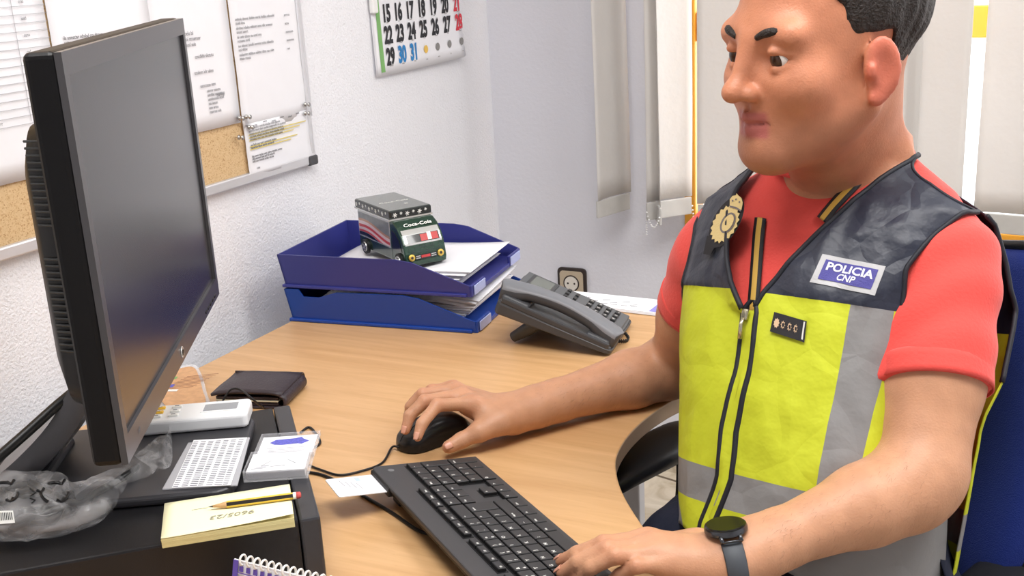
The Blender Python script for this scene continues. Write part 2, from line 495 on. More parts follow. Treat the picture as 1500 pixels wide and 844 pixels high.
# 4: long upper right page
L = [(.05, .42 + .045 * k, scribble(6), .0075, 0) for k in range(5)] + [(.72, .425 + .045 * k, scribble(1), .007, 0) for k in range(5)] + [(.05, .44 + .045 * k, scribble(2), .0075, 0) for k in range(5)]
L += [(.02 + .12 * k, .965 + .008 * (k % 2), scribble(1), .006, 0) for k in range(8)]
sheet('long white typed page at the upper right end of the cork board', yy(324, 5), yy(431, 5), zz(400, 181), zz(400, 165) + .33, L, .0012)
# 5: lower right page with highlighted lines
L = [(.05, .08 + .055 * k, scribble(7), .0068, 2 if k in (3, 4, 6, 7) else 0) for k in range(5)]
L += [(.05, .40 + .055 * k, scribble(6 - k), .0068, 2) for k in range(2)] + [(.05, .62 + .05 * k, scribble(7 - k), .0065, 2) for k in range(3)] + [(.1, .86, scribble(1), .006, 0)]
L += [(.04, .205 + .055 * k, '-', (.85 - .1 * k, .002), 3) for k in range(3)] + [(.04, .43 + .055 * k, '-', (.7 - .1 * k, .002), 3) for k in range(2)]
sheet('small white page with yellow highlighted lines at the lower right corner of the board', yy(347, 190), yy(448, 190), bz0 + .012, zz(347, 183), L, .0024)
# pins
m_pin = mat('pin_steel', S(200, 198, 194), 0.2, metal=.9)
for px, py, lab in ((338, 173, 'clear push pin left of the paired pins on the cork board'), (348, 171, 'clear push pin at the top edge between two right pages'),
                    (352, 186, 'clear push pin at the upper left corner of the highlighted page'), (337, 201, 'steel push pin alone on bare cork'),
                    (435, 153, 'clear push pin at the right edge of the long page'), (435, 166, 'clear push pin at the upper right corner of the highlighted page')):
    p = pw(px, py)
    M = Matrix.Translation((PX + .0075, p[1], p[2])) @ Matrix.Rotation(math.radians(90), 4, 'Y')
    t = thing('push_pin', (0, 0, 0), 0, lab, 'push pin', 'pins on the cork board', M=M)
    MB().lathe([(0, .0), (.0045, .0), (.0045, .0015), (.0025, .003), (.0022, .007), (.0042, .0085), (.0042, .010), (0, .0105)], n=14).build('head', m_pin, t, smooth=True)
    MB().lathe([(0, -.009), (.0005, -.008), (.0005, .0), (0, .0)], n=6).build('needle', m_pin, t)

# ------------------------------------------------------------------ wall calendar
m_green = mat('calendar_green', S(126, 178, 108), 0.7)
m_black = mat('calendar_black', S(46, 46, 50), 0.7)
m_red = mat('calendar_red', S(214, 62, 76), 0.7)
m_blue = mat('calendar_blue', S(46, 132, 196), 0.7)
m_sun = mat('calendar_yellow', S(238, 196, 96), 0.7)
m_moon = mat('calendar_grey', S(140, 138, 136), 0.7)
c0, c1 = pw(549, 112), pw(672, 84)
cy0, cy1, cz0 = float(c0[1]), float(c1[1]), float(c0[2])
cw = cy1 - cy0; chh = .62
cal = thing('wall_calendar', (XW + .002, cy0, cz0), 0, 'white wall calendar with big black numbers hanging near the room corner', 'calendar')
G = []
for k in range(25):
    v = k / 24; row = []
    for j in range(17):
        u = j / 16
        curl = .004 + .010 * max(0, 1 - v * 3) ** 2 * (0.3 + u) + .012 * max(0, u - .8) * max(0, 1 - v * 1.5)
        lift = .006 * u * u * max(0, 1 - v * 2.4)
        row.append((curl, u * cw, v * chh + lift))
    G.append(row)
def cpos(u, v):
    a = u * 16; b_ = v * 24; i, j = min(int(b_), 23), min(int(a), 15); fu, fv = a - j, b_ - i
    q = lambda i, j: np.array(G[i][j]); return q(i, j) * (1 - fu) * (1 - fv) + q(i, j + 1) * fu * (1 - fv) + q(i + 1, j) * (1 - fu) * fv + q(i + 1, j + 1) * fu * fv
for s in range(2):
    MB().grid([[(p[0] - .0015 * (1 - s), p[1] + (.0 if s else -.003), p[2] - (.0 if s else .002)) for p in row] for row in G]).build('page', m_paper, cal, smooth=True, solid=.0004)
gs = MB(); gs.grid([[cpos(u, v) + np.array([.0012, 0, 0]) for u in (.035, .075)] for v in np.linspace(.01, .9, 20)]); gs.build('side_strip', m_green, cal)
num = MB()
def put(b, s, u, v, size, xs_, mi, bold=.012):
    p = cpos(u, v); T = Matrix(((0, 0, 1, p[0] + .0014), (1, 0, 0, p[1]), (0, 1, 0, p[2]), (0, 0, 0, 1)))
    b.text(s, size, xs_, .00005, mi, T, bold=bold)
colu = [(float(pw(px, py)[1]) - cy0) / cw for px, py in ((564, 50), (581, 48), (598, 46), (615, 43), (632, 41), (649, 39), (665.5, 36))]
rowz = [(float(pw(567, py)[2]) - cz0) / chh for py in (84, 52, 20)]
for r, days in enumerate((range(29, 32), range(22, 29), range(15, 22))):
    for k, d in enumerate(days):
        mi = 1 if k == 6 else (2 if d in (30, 31) else 0)
        dn = MB(); put(dn, str(d), colu[k], rowz[r], .051, .67, 0, .045); put(dn, scribble(1)[:5], colu[k], rowz[r] - .030, .0055, 1.0, 1, 0); dn.build('day_number', [(m_black, m_red, m_blue)[mi], m_moon], cal)
for k in range(3, 7):
    p = cpos(colu[k], rowz[0]); T = Matrix(((0, 0, 1, p[0] + .0014), (1, 0, 0, p[1]), (0, 1, 0, p[2] + .002), (0, 0, 0, 1)))
    num = MB(); num.lathe([(0, 0), (.0092, 0), (.0092, .0002), (0, .0002)], 0, 28, T)
    put(num, scribble(1)[:4], colu[k], rowz[0] - .034, .0055, 1, 1, 0); num.build('moon_symbol', [m_sun if k == 3 else m_moon, m_moon], cal)
m_clear = mat('clear_plastic', (.95, .95, .97), 0.15, alpha=.35)
h0 = pw(541, 20)
MB().box((.008, float(h0[1]) - cy0 + .004, float(h0[2]) - cz0 + .15), (.012, .02, .30), bev=.003).build('holder', m_lampw, cal)
# ------------------------------------------------------------------ the desk
def beech():
    m = bpy.data.materials.new('beech_veneer'); m.use_nodes = True; nt = m.node_tree; b = nt.nodes['Principled BSDF']
    tc = nt.nodes.new('ShaderNodeTexCoord'); mp = nt.nodes.new('ShaderNodeMapping')
    mp.inputs['Rotation'].default_value = (0, 0, math.radians(-25)); mp.inputs['Scale'].default_value = (2.2, 26, 26)
    n = nt.nodes.new('ShaderNodeTexNoise'); n.inputs['Scale'].default_value = 2.0; n.inputs['Detail'].default_value = 5; n.inputs['Distortion'].default_value = .6
    r = nt.nodes.new('ShaderNodeValToRGB'); r.color_ramp.elements[0].position = .32; r.color_ramp.elements[1].position = .7
    r.color_ramp.elements[0].color = (*S(198, 154, 106), 1); r.color_ramp.elements[1].color = (*S(214, 172, 124), 1)
    v = nt.nodes.new('ShaderNodeTexNoise'); v.inputs['Scale'].default_value = 34; v.inputs['Detail'].default_value = 2
    mp2 = nt.nodes.new('ShaderNodeMapping'); mp2.inputs['Rotation'].default_value = (0, 0, math.radians(-25)); mp2.inputs['Scale'].default_value = (1, 9, 9)
    r2 = nt.nodes.new('ShaderNodeValToRGB'); r2.color_ramp.elements[0].position = .30; r2.color_ramp.elements[1].position = .42
    r2.color_ramp.elements[0].color = (.90, .87, .83, 1); r2.color_ramp.elements[1].color = (1, 1, 1, 1)
    mx = nt.nodes.new('ShaderNodeMixRGB'); mx.blend_type = 'MULTIPLY'; mx.inputs[0].default_value = .45
    nt.links.new(tc.outputs['Object'], mp.inputs[0]); nt.links.new(mp.outputs[0], n.inputs['Vector']); nt.links.new(n.outputs[0], r.inputs[0])
    nt.links.new(tc.outputs['Object'], mp2.inputs[0]); nt.links.new(mp2.outputs[0], v.inputs['Vector']); nt.links.new(v.outputs[0], r2.inputs[0])
    nt.links.new(r.outputs[0], mx.inputs[1]); nt.links.new(r2.outputs[0], mx.inputs[2]); nt.links.new(mx.outputs[0], b.inputs['Base Color'])
    b.inputs['Roughness'].default_value = 0.36; b.inputs['Specular IOR Level'].default_value = .5
    return m
m_beech = beech()
m_edge = mat('beech_edge_band', S(206, 178, 148), 0.45)
m_leggrey = mat('desk_leg_grey', S(206, 208, 214), 0.45)
curve = [(-.20, 1.70), (-.29, 1.655), (-.37, 1.60), (-.43, 1.54), (-.474, 1.481), (-.496, 1.41), (-.504, 1.331), (-.497, 1.257), (-.477, 1.202), (-.446, 1.148),
         (-.401, 1.088), (-.345, 1.02), (-.295, .945), (-.262, .86), (-.25, .77)]
curve = [tuple(p[:2]) for p in smooth_path([(*p, 0) for p in curve], 5)]
outline = [(-1.275, .40), (-1.275, 1.90), (-.20, 1.90)] + curve + [(-.25, .40)]
outline = outline[::-1]
desk = thing('office_desk', (-.75, 1.15, 0), 0, 'beech office desk with a concave curved front edge', 'desk')
off = Matrix.Translation((.75, -1.15, 0))
b = MB(); b.prism(outline, DESK_Z - .025, DESK_Z, bev=.0022, M=off, seg=2)
top = b.build('desktop', [m_beech, m_edge], desk)
for p in top.data.polygons:
    if abs(p.normal.z) < .8: p.material_index = 1
b = MB()
lx = float(Py(941, 730, 1.80)[0])
b.box((lx - .16 + .75, 1.80 - 1.15, .36), (.32, .03, .70), bev=.003); b.build('back_leg_panel', m_leggrey, desk)
b = MB(); b.box((-1.23 + .75, 1.15 - 1.15, .3575), (.03, 1.3, .713), bev=.003); b.build('side_leg_panel', m_leggrey, desk)
b = MB(); b.box((-.36 + .75, .48 - 1.15, .3575), (.06, .06, .713), bev=.004); b.build('leg', m_leggrey, desk)
b = MB(); b.box((-.26 + .75, 1.84 - 1.15, .3575), (.06, .06, .713), bev=.004); b.build('leg', m_leggrey, desk)

# ------------------------------------------------------------------ letter trays, papers, tin truck
m_trayU = mat('blue_plastic_violet', S(52, 56, 128), 0.33, spec=.5)
m_trayL = mat('blue_plastic', S(28, 66, 150), 0.33, spec=.5)
m_label = mat('clear_label_holder', S(170, 180, 225), 0.2)
TA = math.radians(6.6)
def tray(label, z, m, notch, loc):
    t = thing('letter_tray', loc, TA, label, 'letter tray', 'stacked blue letter trays')
    Lx, Ly, Hh, w = .368, .258, .064, .003
    fl = .008                                       # outward flare of the walls
    b = MB()
    b.box((Lx / 2, Ly / 2, .003), (Lx - .004, Ly - .004, .004), bev=.001)
    def side(y0, sgn):
        top = [(-fl, Hh), (.232, Hh), (.262, Hh - .004), (Lx, .021)]
        if notch: top = [(-fl, Hh), (.022, Hh), (.03, Hh - .014), (.062, Hh - .014), (.10, Hh - .002), (.232, Hh), (.262, Hh - .004), (Lx, .021)]
        pts = [(Lx, .0)] + top[::-1] + [(0, 0)]
        vs = []
        for yo in (0, w):
            for x, zq in pts: vs.append((x, y0 + yo * sgn - sgn * fl * zq / Hh, zq))
        n = len(pts); fs = [tuple(range(n)), tuple(range(n, 2 * n))[::-1]] + [(i, i + n, (i + 1) % n + n, (i + 1) % n) for i in range(n)]
        b.add(vs, fs)
    side(0, 1); side(Ly, -1)
    b.add([(0, 0, 0), (0, Ly, 0), (-fl, Ly + fl, Hh), (-fl, -fl, Hh), (w, 0, 0), (w, Ly, 0), (-fl + w, Ly + fl, Hh), (-fl + w, -fl, Hh)],
          [(0, 1, 2, 3), (7, 6, 5, 4), (0, 4, 5, 1), (1, 5, 6, 2), (2, 6, 7, 3), (3, 7, 4, 0)])
    for y0, y1 in ((0, .062), (Ly - .062, Ly)):
        b.box((Lx + .001, (y0 + y1) / 2, .0105), (.005, y1 - y0, .021), bev=.001)
    b.box((Lx + .001, Ly / 2, .004), (.005, Ly - .124, .008), bev=.001)
    for y in (-.002, Ly + .002): b.box((Lx / 2 - .004, y, .003), (Lx - .004, .006, .006), bev=.0015)
    b.box((-.003, Ly / 2, .003), (.006, Ly + .01, .006), bev=.0015)
    o = b.build('tray_body', m, t)
    for y in (.034, Ly - .034):
        c = MB(); c.box((Lx + .0052, y, .0105), (.0024, .052, .017), bev=.0006); c.build('label_holder', m_label if not notch or y < .1 else m, t)
    return t
TL = Pz(430, 470, DESK_Z)
tr1 = tray('blue letter tray standing on the desk, under the violet one', 0, m_trayL, True, (TL[0], TL[1], DESK_Z + .0005))
tr2 = tray('violet blue letter tray on top, carrying the toy truck', 0, m_trayU, False, (TL[0] - .006, TL[1] - .002, DESK_Z + .0665))
def tray_pt(x, y, z): return (TL[0] + x * math.cos(TA) - y * math.sin(TA), TL[1] + x * math.sin(TA) + y * math.cos(TA), z)
rp = random.Random(11)
def pile(z0, h, label, ov, n):
    t = MB(); k = n
    for i in range(k):
        dx, dy, a = rp.uniform(-.004, .004) + ov * (i / k), rp.uniform(-.004, .004), rp.uniform(-.01, .01)
        t.box((.170 + dx, .129 + dy, h * (i + .5) / k), (.297, .208, h / k * .97), rz=a)
    o = t.build('paper_pile', m_paper); o.location = tray_pt(0, 0, z0); o.rotation_euler = (0, 0, TA)
    return tag(o, label, 'papers', None, 'stuff')
def loose(z, dx, dy, a, curl, label, group, droop=0.0, L=.297, Wd=.208):
    G = []
    for i in range(19):
        row = []
        for j in range(9):
            u, v = i / 18, j / 8
            zq = curl * (max(0, u - .45) / .55) ** 2 + .0015 * math.sin(u * 5 + v * 3 + dx * 90) * u - droop * max(0, u - .72) ** 1.6 * 8 * (.25 + .75 * (1 - v))
            row.append(((u - .5) * L, (v - .5) * Wd, zq))
        G.append(row)
    o = MB().grid(G).build('paper_sheet', m_paper, smooth=True, solid=.0006)
    o.location = tray_pt(.170 + dx, .129 + dy, z); o.rotation_euler = (0, 0, TA + a)
    return tag(o, label, 'paper', group)
zu = DESK_Z + .0665 + .006
pile(DESK_Z + .0065, .034, 'thick pile of white papers lying in the lower blue tray', .040, 26)
for i in range(5):
    loose(DESK_Z + .0445 + .0022 * i, .034 + .003 * i, rp.uniform(-.004, .004), rp.uniform(-.02, .02), .004 + .001 * i,
          'loose white sheet on the pile in the lower blue tray', 'sheets in the lower tray', .012)
pile(zu, .010, 'pile of white papers lying in the upper violet blue tray', .012, 22)
for i in range(8):
    loose(zu + .0135 + .0016 * i, .008 + .0038 * i, rp.uniform(-.005, .006), rp.uniform(-.03, .01), .003 + .0012 * i,
          'loose white sheet fanned out on the pile in the upper tray', 'sheets in the upper tray', .003 + .0006 * i)
ZP = zu + .0135 + .0016 * 7 + .0052

# tin lorry: local x forward, y to its left
m_tin = mat('tin_green', S(40, 62, 54), 0.22, metal=.35, coat=.6, var=.15, vscale=60)
m_tind = mat('tin_dark', S(30, 36, 36), 0.25, metal=.3, coat=.6)
m_tinlid = mat('tin_lid_grey', S(104, 110, 106), 0.25, metal=.5, coat=.5, var=.08, vscale=40)
m_silver = mat('tin_silver', S(206, 208, 206), 0.25, metal=.6, coat=.4)
m_tinwin = mat('tin_window_dark', S(26, 30, 30), 0.12, coat=.8)
m_tinred = mat('tin_red', S(190, 60, 60), 0.3, coat=.5)
m_tinpink = mat('tin_pale_stripe', S(206, 186, 190), 0.3, coat=.5)
m_tinorange = mat('tin_orange', S(176, 132, 110), 0.3, coat=.5)
m_white = mat('white_print', S(236, 236, 232), 0.5)
m_gold = mat('tin_gold', S(220, 186, 90), 0.3, metal=.5)
m_tyre = mat('tyre_black', S(28, 28, 30), 0.5)
TRZ = .944
A_, D_ = Pz(516.6, 290.7, TRZ), Pz(568.8, 309, TRZ); B_ = Pz(579.6, 281.6, TRZ); C_ = Pz(633.5, 300.7, TRZ)
tang = math.atan2(C_[1] - B_[1] + D_[1] - A_[1], C_[0] - B_[0] + D_[0] - A_[0])
tc_ = (A_ + B_ + C_ + D_) / 4
tk = thing('toy_truck', (float(tc_[0]), float(tc_[1]), ZP), tang, 'dark green tin toy delivery truck standing on papers in the upper tray', 'toy truck')
TH = TRZ - ZP                                   # height over the papers
LB, WB = .153, .0865
# cargo box with its lid
b = MB(); b.box((0, 0, TH * .47), (LB - .006, WB - .006, TH * .76), bev=.003); box_ = b.build('cargo_box', m_tin, tk)
b = MB(); b.box((0, 0, TH - .0080), (LB, WB, .016), 0, bev=.003); b.box((0, 0, TH - .0005), (LB - .004, WB - .004, .002), 1, bev=.0008)
for y in (-1, 1): b.box((0, y * (WB / 2), TH - .0165), (LB, .0022, .003), 2)
b.box((LB / 2, 0, TH - .0165), (.0022, WB, .003), 2)
lid = b.build('lid', [m_tind, m_tinlid, m_silver], tk)
# snowflake ornaments along the lid edge and lettering on top
def flake(b, M, r, mi=0):
    for k in range(3):
        b.box((0, 0, 0), (r * 2, r * .28, .0004), mi, rz=math.radians(60 * k + 10), M=M)
b = MB()
Ms = lambda x, z: Matrix.Translation((x, -WB / 2 - .0004, z)) @ R90
Mf = lambda y, z: Matrix.Translation((LB / 2 + .0004, y, z)) @ Matrix(((0, 0, 1, 0), (1, 0, 0, 0), (0, 1, 0, 0), (0, 0, 0, 1)))
for k in range(10): flake(b, Ms(-LB / 2 + .01 + k * .0142, TH - .0085 + .003 * (k % 2)), .0040 - .0015 * (k % 2))
for k in range(6): flake(b, Mf(-WB / 2 + .011 + k * .0125, TH - .0085 + .002 * (k % 2)), .0044 - .0016 * (k % 2))
b.text('Coca-Cola', .014, 1.0, .0001, 0, Matrix.Translation((.005, 0, TH + .0007)) @ Matrix.Rotation(math.radians(90), 4, 'Z'), shear=.3)
flake(b, Matrix.Translation((.035, .012, TH + .0007)), .004)
b.build('ornament', m_white, lid)
# side picture: grey sky over red and pale swooping stripes in a white frame
for sgn in (-1, 1):
    b = MB(); y = sgn * (WB / 2 - .0026)
    x0, x1, z0, z1 = -LB / 2 + .008, LB / 2 - .012, TH * .33, TH - .023
    def strip(za, zb_, mi, d=.0003, xa=x0, xb=x1):
        n = 14; vs = []; fs = []
        for k in range(n + 1):
            u = k / n; x = lerp(xa, xb, u); s = -.010 * u + .004 * math.sin(u * 5)
            for zq in (za, zb_): vs.append((x, y + sgn * d, max(z0, min(z1, zq + s))))
        fs = [(2 * k, 2 * k + 2, 2 * k + 3, 2 * k + 1) for k in range(n)]
        b.add(vs, fs, mi)
    b.box(((x0 + x1) / 2, y - sgn * .0006, (z0 + z1) / 2), (x1 - x0 + .005, .0012, z1 - z0 + .005), 0, bev=.0004)
    b.box(((x0 + x1) / 2, y, (z0 + z1) / 2), (x1 - x0, .0003, z1 - z0), 1)
    h = z1 - z0
    strip(z0 + h * .62, z0 + h * .72, 4); strip(z0 + h * .48, z0 + h * .62, 3); strip(z0 + h * .36, z0 + h * .48, 2); strip(z0 + h * .24, z0 + h * .36, 3)
    strip(z0 + h * .16, z0 + h * .24, 2); strip(z0, z0 + h * .14, 5)
    b.build('side_picture', [m_silver, mat('tin_sky', S(116, 122, 124), .3, coat=.4, var=.15, vscale=80), m_tinred, m_tinpink, m_tinorange, m_tind], box_)
# cab: side outline with sloping nose, pulled across the width
cx = LB / 2 - .004
prof = [(0, .006), (0, TH - .018), (.010, TH - .019), (.026, TH - .027), (.039, TH - .040), (.047, TH - .055), (.052, TH - .072), (.0545, .016), (.052, .006)]
Mc = Matrix(((1, 0, 0, cx), (0, 0, 1, -WB / 2 + .002), (0, 1, 0, 0), (0, 0, 0, 1)))
b = MB(); b.prism(prof[::-1], 0, WB - .004, bev=.0018, M=Mc); cab = b.build('cab', mat('tin_cab_green', S(34, 66, 50), .2, metal=.35, coat=.7, var=.2, vscale=50), tk)
def nose(u):                                     # point on the nose, u from roof 0 to bumper 1
    P = prof[2:8]; L_ = [0]
    for a, c_ in zip(P, P[1:]): L_.append(L_[-1] + math.dist(a, c_))
    t = u * L_[-1]
    for i in range(len(P) - 1):
        if t <= L_[i + 1] + 1e-9:
            f = (t - L_[i]) / (L_[i + 1] - L_[i]); x = lerp(P[i][0], P[i + 1][0], f); z = lerp(P[i][1], P[i + 1][1], f)
            tx, tz = P[i + 1][0] - P[i][0], P[i + 1][1] - P[i][1]; l = math.hypot(tx, tz); return x, z, -tz / l, tx / l
def nose_patch(b, u0, u1, y0, y1, mi, lift):
    n = 8; G = []
    for k in range(n + 1):
        x, z, nx, nz = nose(lerp(u0, u1, k / n)); G.append([(cx + x + nx * lift, y, z + nz * lift) for y in np.linspace(y0, y1, 3)])
    b.grid(G, mi)
hw = WB / 2 - .006
b = MB()
nose_patch(b, .30, .66, -hw, hw, 0, .0005); nose_patch(b, .44, .62, -hw + .006, hw - .004, 1, .0008)
nose_patch(b, .46, .61, -.004, .010, 2, .0011); nose_patch(b, .43, .60, .010, .018, 3, .0012); nose_patch(b, .45, .61, .018, hw - .006, 2, .0011)
b.build('windscreen', [m_silver, m_tinwin, m_tinred, m_white], cab)
x, z, nx, nz = nose(.20)
b = MB(); b.text('Coca-Cola', .0125, 1.05, .0001, 0, Matrix(((0, -nz, nx, cx + x + nx * .0012), (1, 0, 0, 0), (0, nx, nz, z + nz * .0012), (0, 0, 0, 1))), shear=.3, bold=.02)
b.build('lettering', m_white, cab)
b = MB(); nose_patch(b, .70, .74, -.02, .02, 0, .0006); nose_patch(b, .80, .84, -.028, .030, 0, .0005)
nose_patch(b, .88, .985, -.022, .022, 1, .0012); nose_patch(b, .90, .955, -.010, .008, 2, .0016); nose_patch(b, .90, .92, .010, .02, 3, .0016); nose_patch(b, .94, .96, .010, .02, 3, .0016)
nose_patch(b, .90, .92, -.021, -.012, 3, .0016); nose_patch(b, .94, .96, -.021, -.012, 3, .0016)
b.build('grille', [m_tin, m_tind, m_tinred, m_silver], cab)
for y in (-hw + .008, hw - .008):
    x, z, nx, nz = nose(.92); b = MB()
    Mh = Matrix(((0, -nz, nx, cx + x + nx * .0008), (1, 0, 0, y), (0, nx, nz, z), (0, 0, 0, 1)))
    b.lathe([(0, 0), (.0066, 0), (.0062, .0016), (.0045, .0022), (0, .0022)], 0, 20, Mh); b.lathe([(0, .0021), (.0028, .0021), (.0024, .0028), (0, .003)], 1, 14, Mh)
    b.build('headlight', [m_gold, m_tyre], cab, smooth=True)
for sgn in (-1, 1):
    b = MB(); y = sgn * (WB / 2 - .0012)
    zt = TH - .034
    pts = [(cx + .004, zt), (cx + .020, zt - .004), (cx + .033, zt - .016), (cx + .041, zt - .036), (cx + .004, zt - .036)]
    vs = [(p[0], y - sgn * .0006, p[1]) for p in pts] + [(p[0], y, p[1]) for p in pts]
    b.add(vs, [tuple(range(5)), tuple(range(5, 10))[::-1]] + [(i, (i + 1) % 5, (i + 1) % 5 + 5, i + 5) for i in range(5)])
    b.build('side_window', m_tinwin, cab)
for sgn in (-1, 1):
    for x in (-LB / 2 + .036, cx + .030):
        Mw = Matrix.Translation((x, sgn * (WB / 2 + .0005), .0145)) @ Matrix.Rotation(math.radians(90 * sgn), 4, 'X').inverted()
        b = MB(); b.lathe([(0, -.004), (.0145, -.004), (.0145, .0010), (.013, .0022), (.0105, .0016), (0, .0016)], n=28, M=Mw); wh = b.build('wheel', m_tyre, tk, smooth=True, angle=40)
        b = MB(); b.lathe([(0, .0014), (.0098, .0014), (.0092, .0030), (.006, .0022), (0, .0026)], 0, 24, Mw)
        for k in range(6):
            t = k * math.pi / 3; b.lathe([(0, .0022), (.0016, .0022), (.0013, .0034), (0, .0034)], 1, 8, Mw @ Matrix.Translation((.0068 * math.cos(t), .0068 * math.sin(t), 0)))
        b.build('hub', [m_silver, m_tind], wh, smooth=True, angle=40)

# ------------------------------------------------------------------ desk phone
m_ph = mat('phone_charcoal', S(92, 94, 97), 0.42, spec=.4)
m_phd = mat('phone_dark', S(66, 67, 70), 0.4, spec=.4)
m_phl = mat('phone_handset_grey', S(116, 118, 123), 0.38, spec=.45)
m_lcd = mat('phone_screen', S(112, 116, 112), 0.2)
m_key = mat('phone_key', S(40, 40, 42), 0.4)
PW, PL = .165, .208
pa, pt = math.radians(187.95), math.radians(22.17)
u = Vector((math.cos(pa) * math.cos(pt), math.sin(pa) * math.cos(pt), math.sin(pt)))       # towards the rear edge
Mp = frame(u, (0, 0, 1), (-.646, 1.672, .752))     # x to the rear and up, z out of the keypad face; y: + = far? 
ph = thing('desk_phone', None, 0, 'dark grey office desk phone with handset beside the letter trays', 'phone', M=Mp)
ysg = 1 if (Mp.to_3x3() @ Vector((0, 1, 0))).y < 0 else -1   # sign of y that points to the camera side
HB = .026
b = MB()
ol = rr(PL, PW, .012)
b.prism([(x + PL / 2, y) for x, y in ol], -HB, -.002, 0, bev=.004)
b.prism([(x * .97 + PL / 2, y * .97) for x, y in ol], -.004, .001, 1, bev=.002)
b.v = [(x, y, z * (.36 + .64 * min(1, max(0, x) / PL)) if z < -.003 else z) for x, y, z in b.v]
body = b.build('base', [m_phd, m_ph], ph)
# raised keypad half, slightly dished, on the far side
kb_y0 = -ysg * PW * .06; kb_y1 = -ysg * PW * .48
b = MB(); yc, wd = (kb_y0 + kb_y1) / 2, abs(kb_y1 - kb_y0)
b.box((PL / 2 + .001, yc, .002), (PL - .012, wd, .006), bev=.002); b.build('keypad_face', m_ph, ph)
b = MB(); b.box((PL * .80, yc, .0056), (.050, wd * .78, .003), 0, bev=.001); b.box((PL * .80, yc, .0068), (.036, wd * .64, .0012), 1); b.build('display', [m_phd, m_lcd], ph)
for r in range(4):
    for c in range(3):
        k = MB(); k.box((PL * .13 + r * .0165, yc + ysg * (c - 1) * .0175, .0068), (.0095, .0125, .004), 0, bev=.0012)
        k.text('369#2580147*'[{0: 3, 1: 2, 2: 1, 3: 0}[r] + (0 if c == 2 else (4 if c == 1 else 8))], .007, 1, .0001, 1,
               Matrix.Translation((PL * .13 + r * .0165, yc + ysg * (c - 1) * .0175, .0089)) @ Matrix.Rotation(math.radians(90), 4, 'Z'))
        k.build('button', [m_key, m_white], ph)
for c in range(4):
    k = MB(); k.box((PL * .58, yc + ysg * (c - 1.5) * .0150, .0068), (.007, .0095, .004), 0, bev=.001); k.build('button', m_key, ph)
for c in range(3):
    k = MB(); k.box((PL * .50, yc + ysg * (c - 1) * .0175, .0068), (.006, .0125, .004), 0, bev=.001); k.build('button', m_key, ph)
# cradle trough and handset on the near side
hy_ = ysg * PW * .29
b = MB()
for x, l in ((PL * .86, .050), (PL * .14, .042)):
    b.box((x, hy_, .004), (l, PW * .34, .012), bev=.005, seg=3)
b.box((PL / 2, ysg * PW * .47, .002), (PL - .014, .008, .012), bev=.003); b.build('cradle', m_phd, ph)
hs = MB(); G = []
N = 30
for i in range(N + 1):
    s_ = i / N; x = lerp(-.004, PL + .008, s_)
    arch = .020 + .013 * math.sin(math.pi * s_)                         # arched back of the handset
    e = abs(2 * s_ - 1); end = max(0, (e - .93) / .07)
    w = (.0235 - .007 * math.exp(-((s_ - .5) / .26) ** 2)) * math.sqrt(max(.02, 1 - end ** 2))
    th = .0115 * math.sqrt(max(.03, 1 - end ** 2)) + .007 * min(1, max(0, (e - .52) / .2)) * (1 - end)
    bot = arch - 2 * th - .001
    row = []
    for j in range(20):
        a = 2 * math.pi * j / 20; ca, sa = math.cos(a), math.sin(a)
        px_ = math.copysign(abs(ca) ** .6, ca); pz_ = math.copysign(abs(sa) ** .7, sa)
        row.append((x, hy_ + w * px_, arch - th + th * pz_ + .004))
    G.append(row)
hs.grid(G, 0, close=True); hs.add(G[0], [tuple(range(20))]); hs.add(G[-1], [tuple(range(20))[::-1]])
ho = hs.build('handset', [m_phl, m_phd], ph, smooth=True)
for p in ho.data.polygons:
    if p.normal.z < .25: p.material_index = 1
# foot under the rear half
inv = Mp.inverted()
ft = [inv @ Vector(Pz(752, 494, DESK_Z + .0098)), inv @ Vector(Pz(800, 470, .768))]
w_ = Mp.to_3x3().inverted() @ Vector((.0, .115, 0))
b = MB()
p0, p1 = ft[0], inv @ (Vector(Pz(752, 494, DESK_Z + .0098)) + Vector((.055, .0, .034)))
pts = [p0, p0.lerp(p1, .5), p1]
for q in (0, 1):
    b.tube([p + w_ * q for p in pts], [.009, .012, .012], n=10)
b.add([pts[0] + w_ * .0 + Vector((0, 0, .004)), pts[2] + Vector((0, 0, .006)), pts[2] + w_ + Vector((0, 0, .006)), pts[0] + w_ + Vector((0, 0, .004)),
       pts[0] - Vector((0, 0, .004)), pts[2] - Vector((0, 0, .006)), pts[2] + w_ - Vector((0, 0, .006)), pts[0] + w_ - Vector((0, 0, .004))],
      [(0, 1, 2, 3), (7, 6, 5, 4), (0, 4, 5, 1), (1, 5, 6, 2), (2, 6, 7, 3), (3, 7, 4, 0)])
b.build('stand', m_phd, ph, smooth=True, angle=40)
b = MB()
pc = []
q0 = Vector((.000, ysg * PW * .16, -.003))
for i in range(60):
    t = i / 59; a = i * 1.25
    pc.append((q0.x - .012 * math.sin(t * 3.1), q0.y - ysg * (.004 + .045 * t), q0.z + .0035 * math.cos(a) - .002))
b.tube(pc, .0012, n=6); b.build('handset_cord', m_tyre, ph, smooth=True)

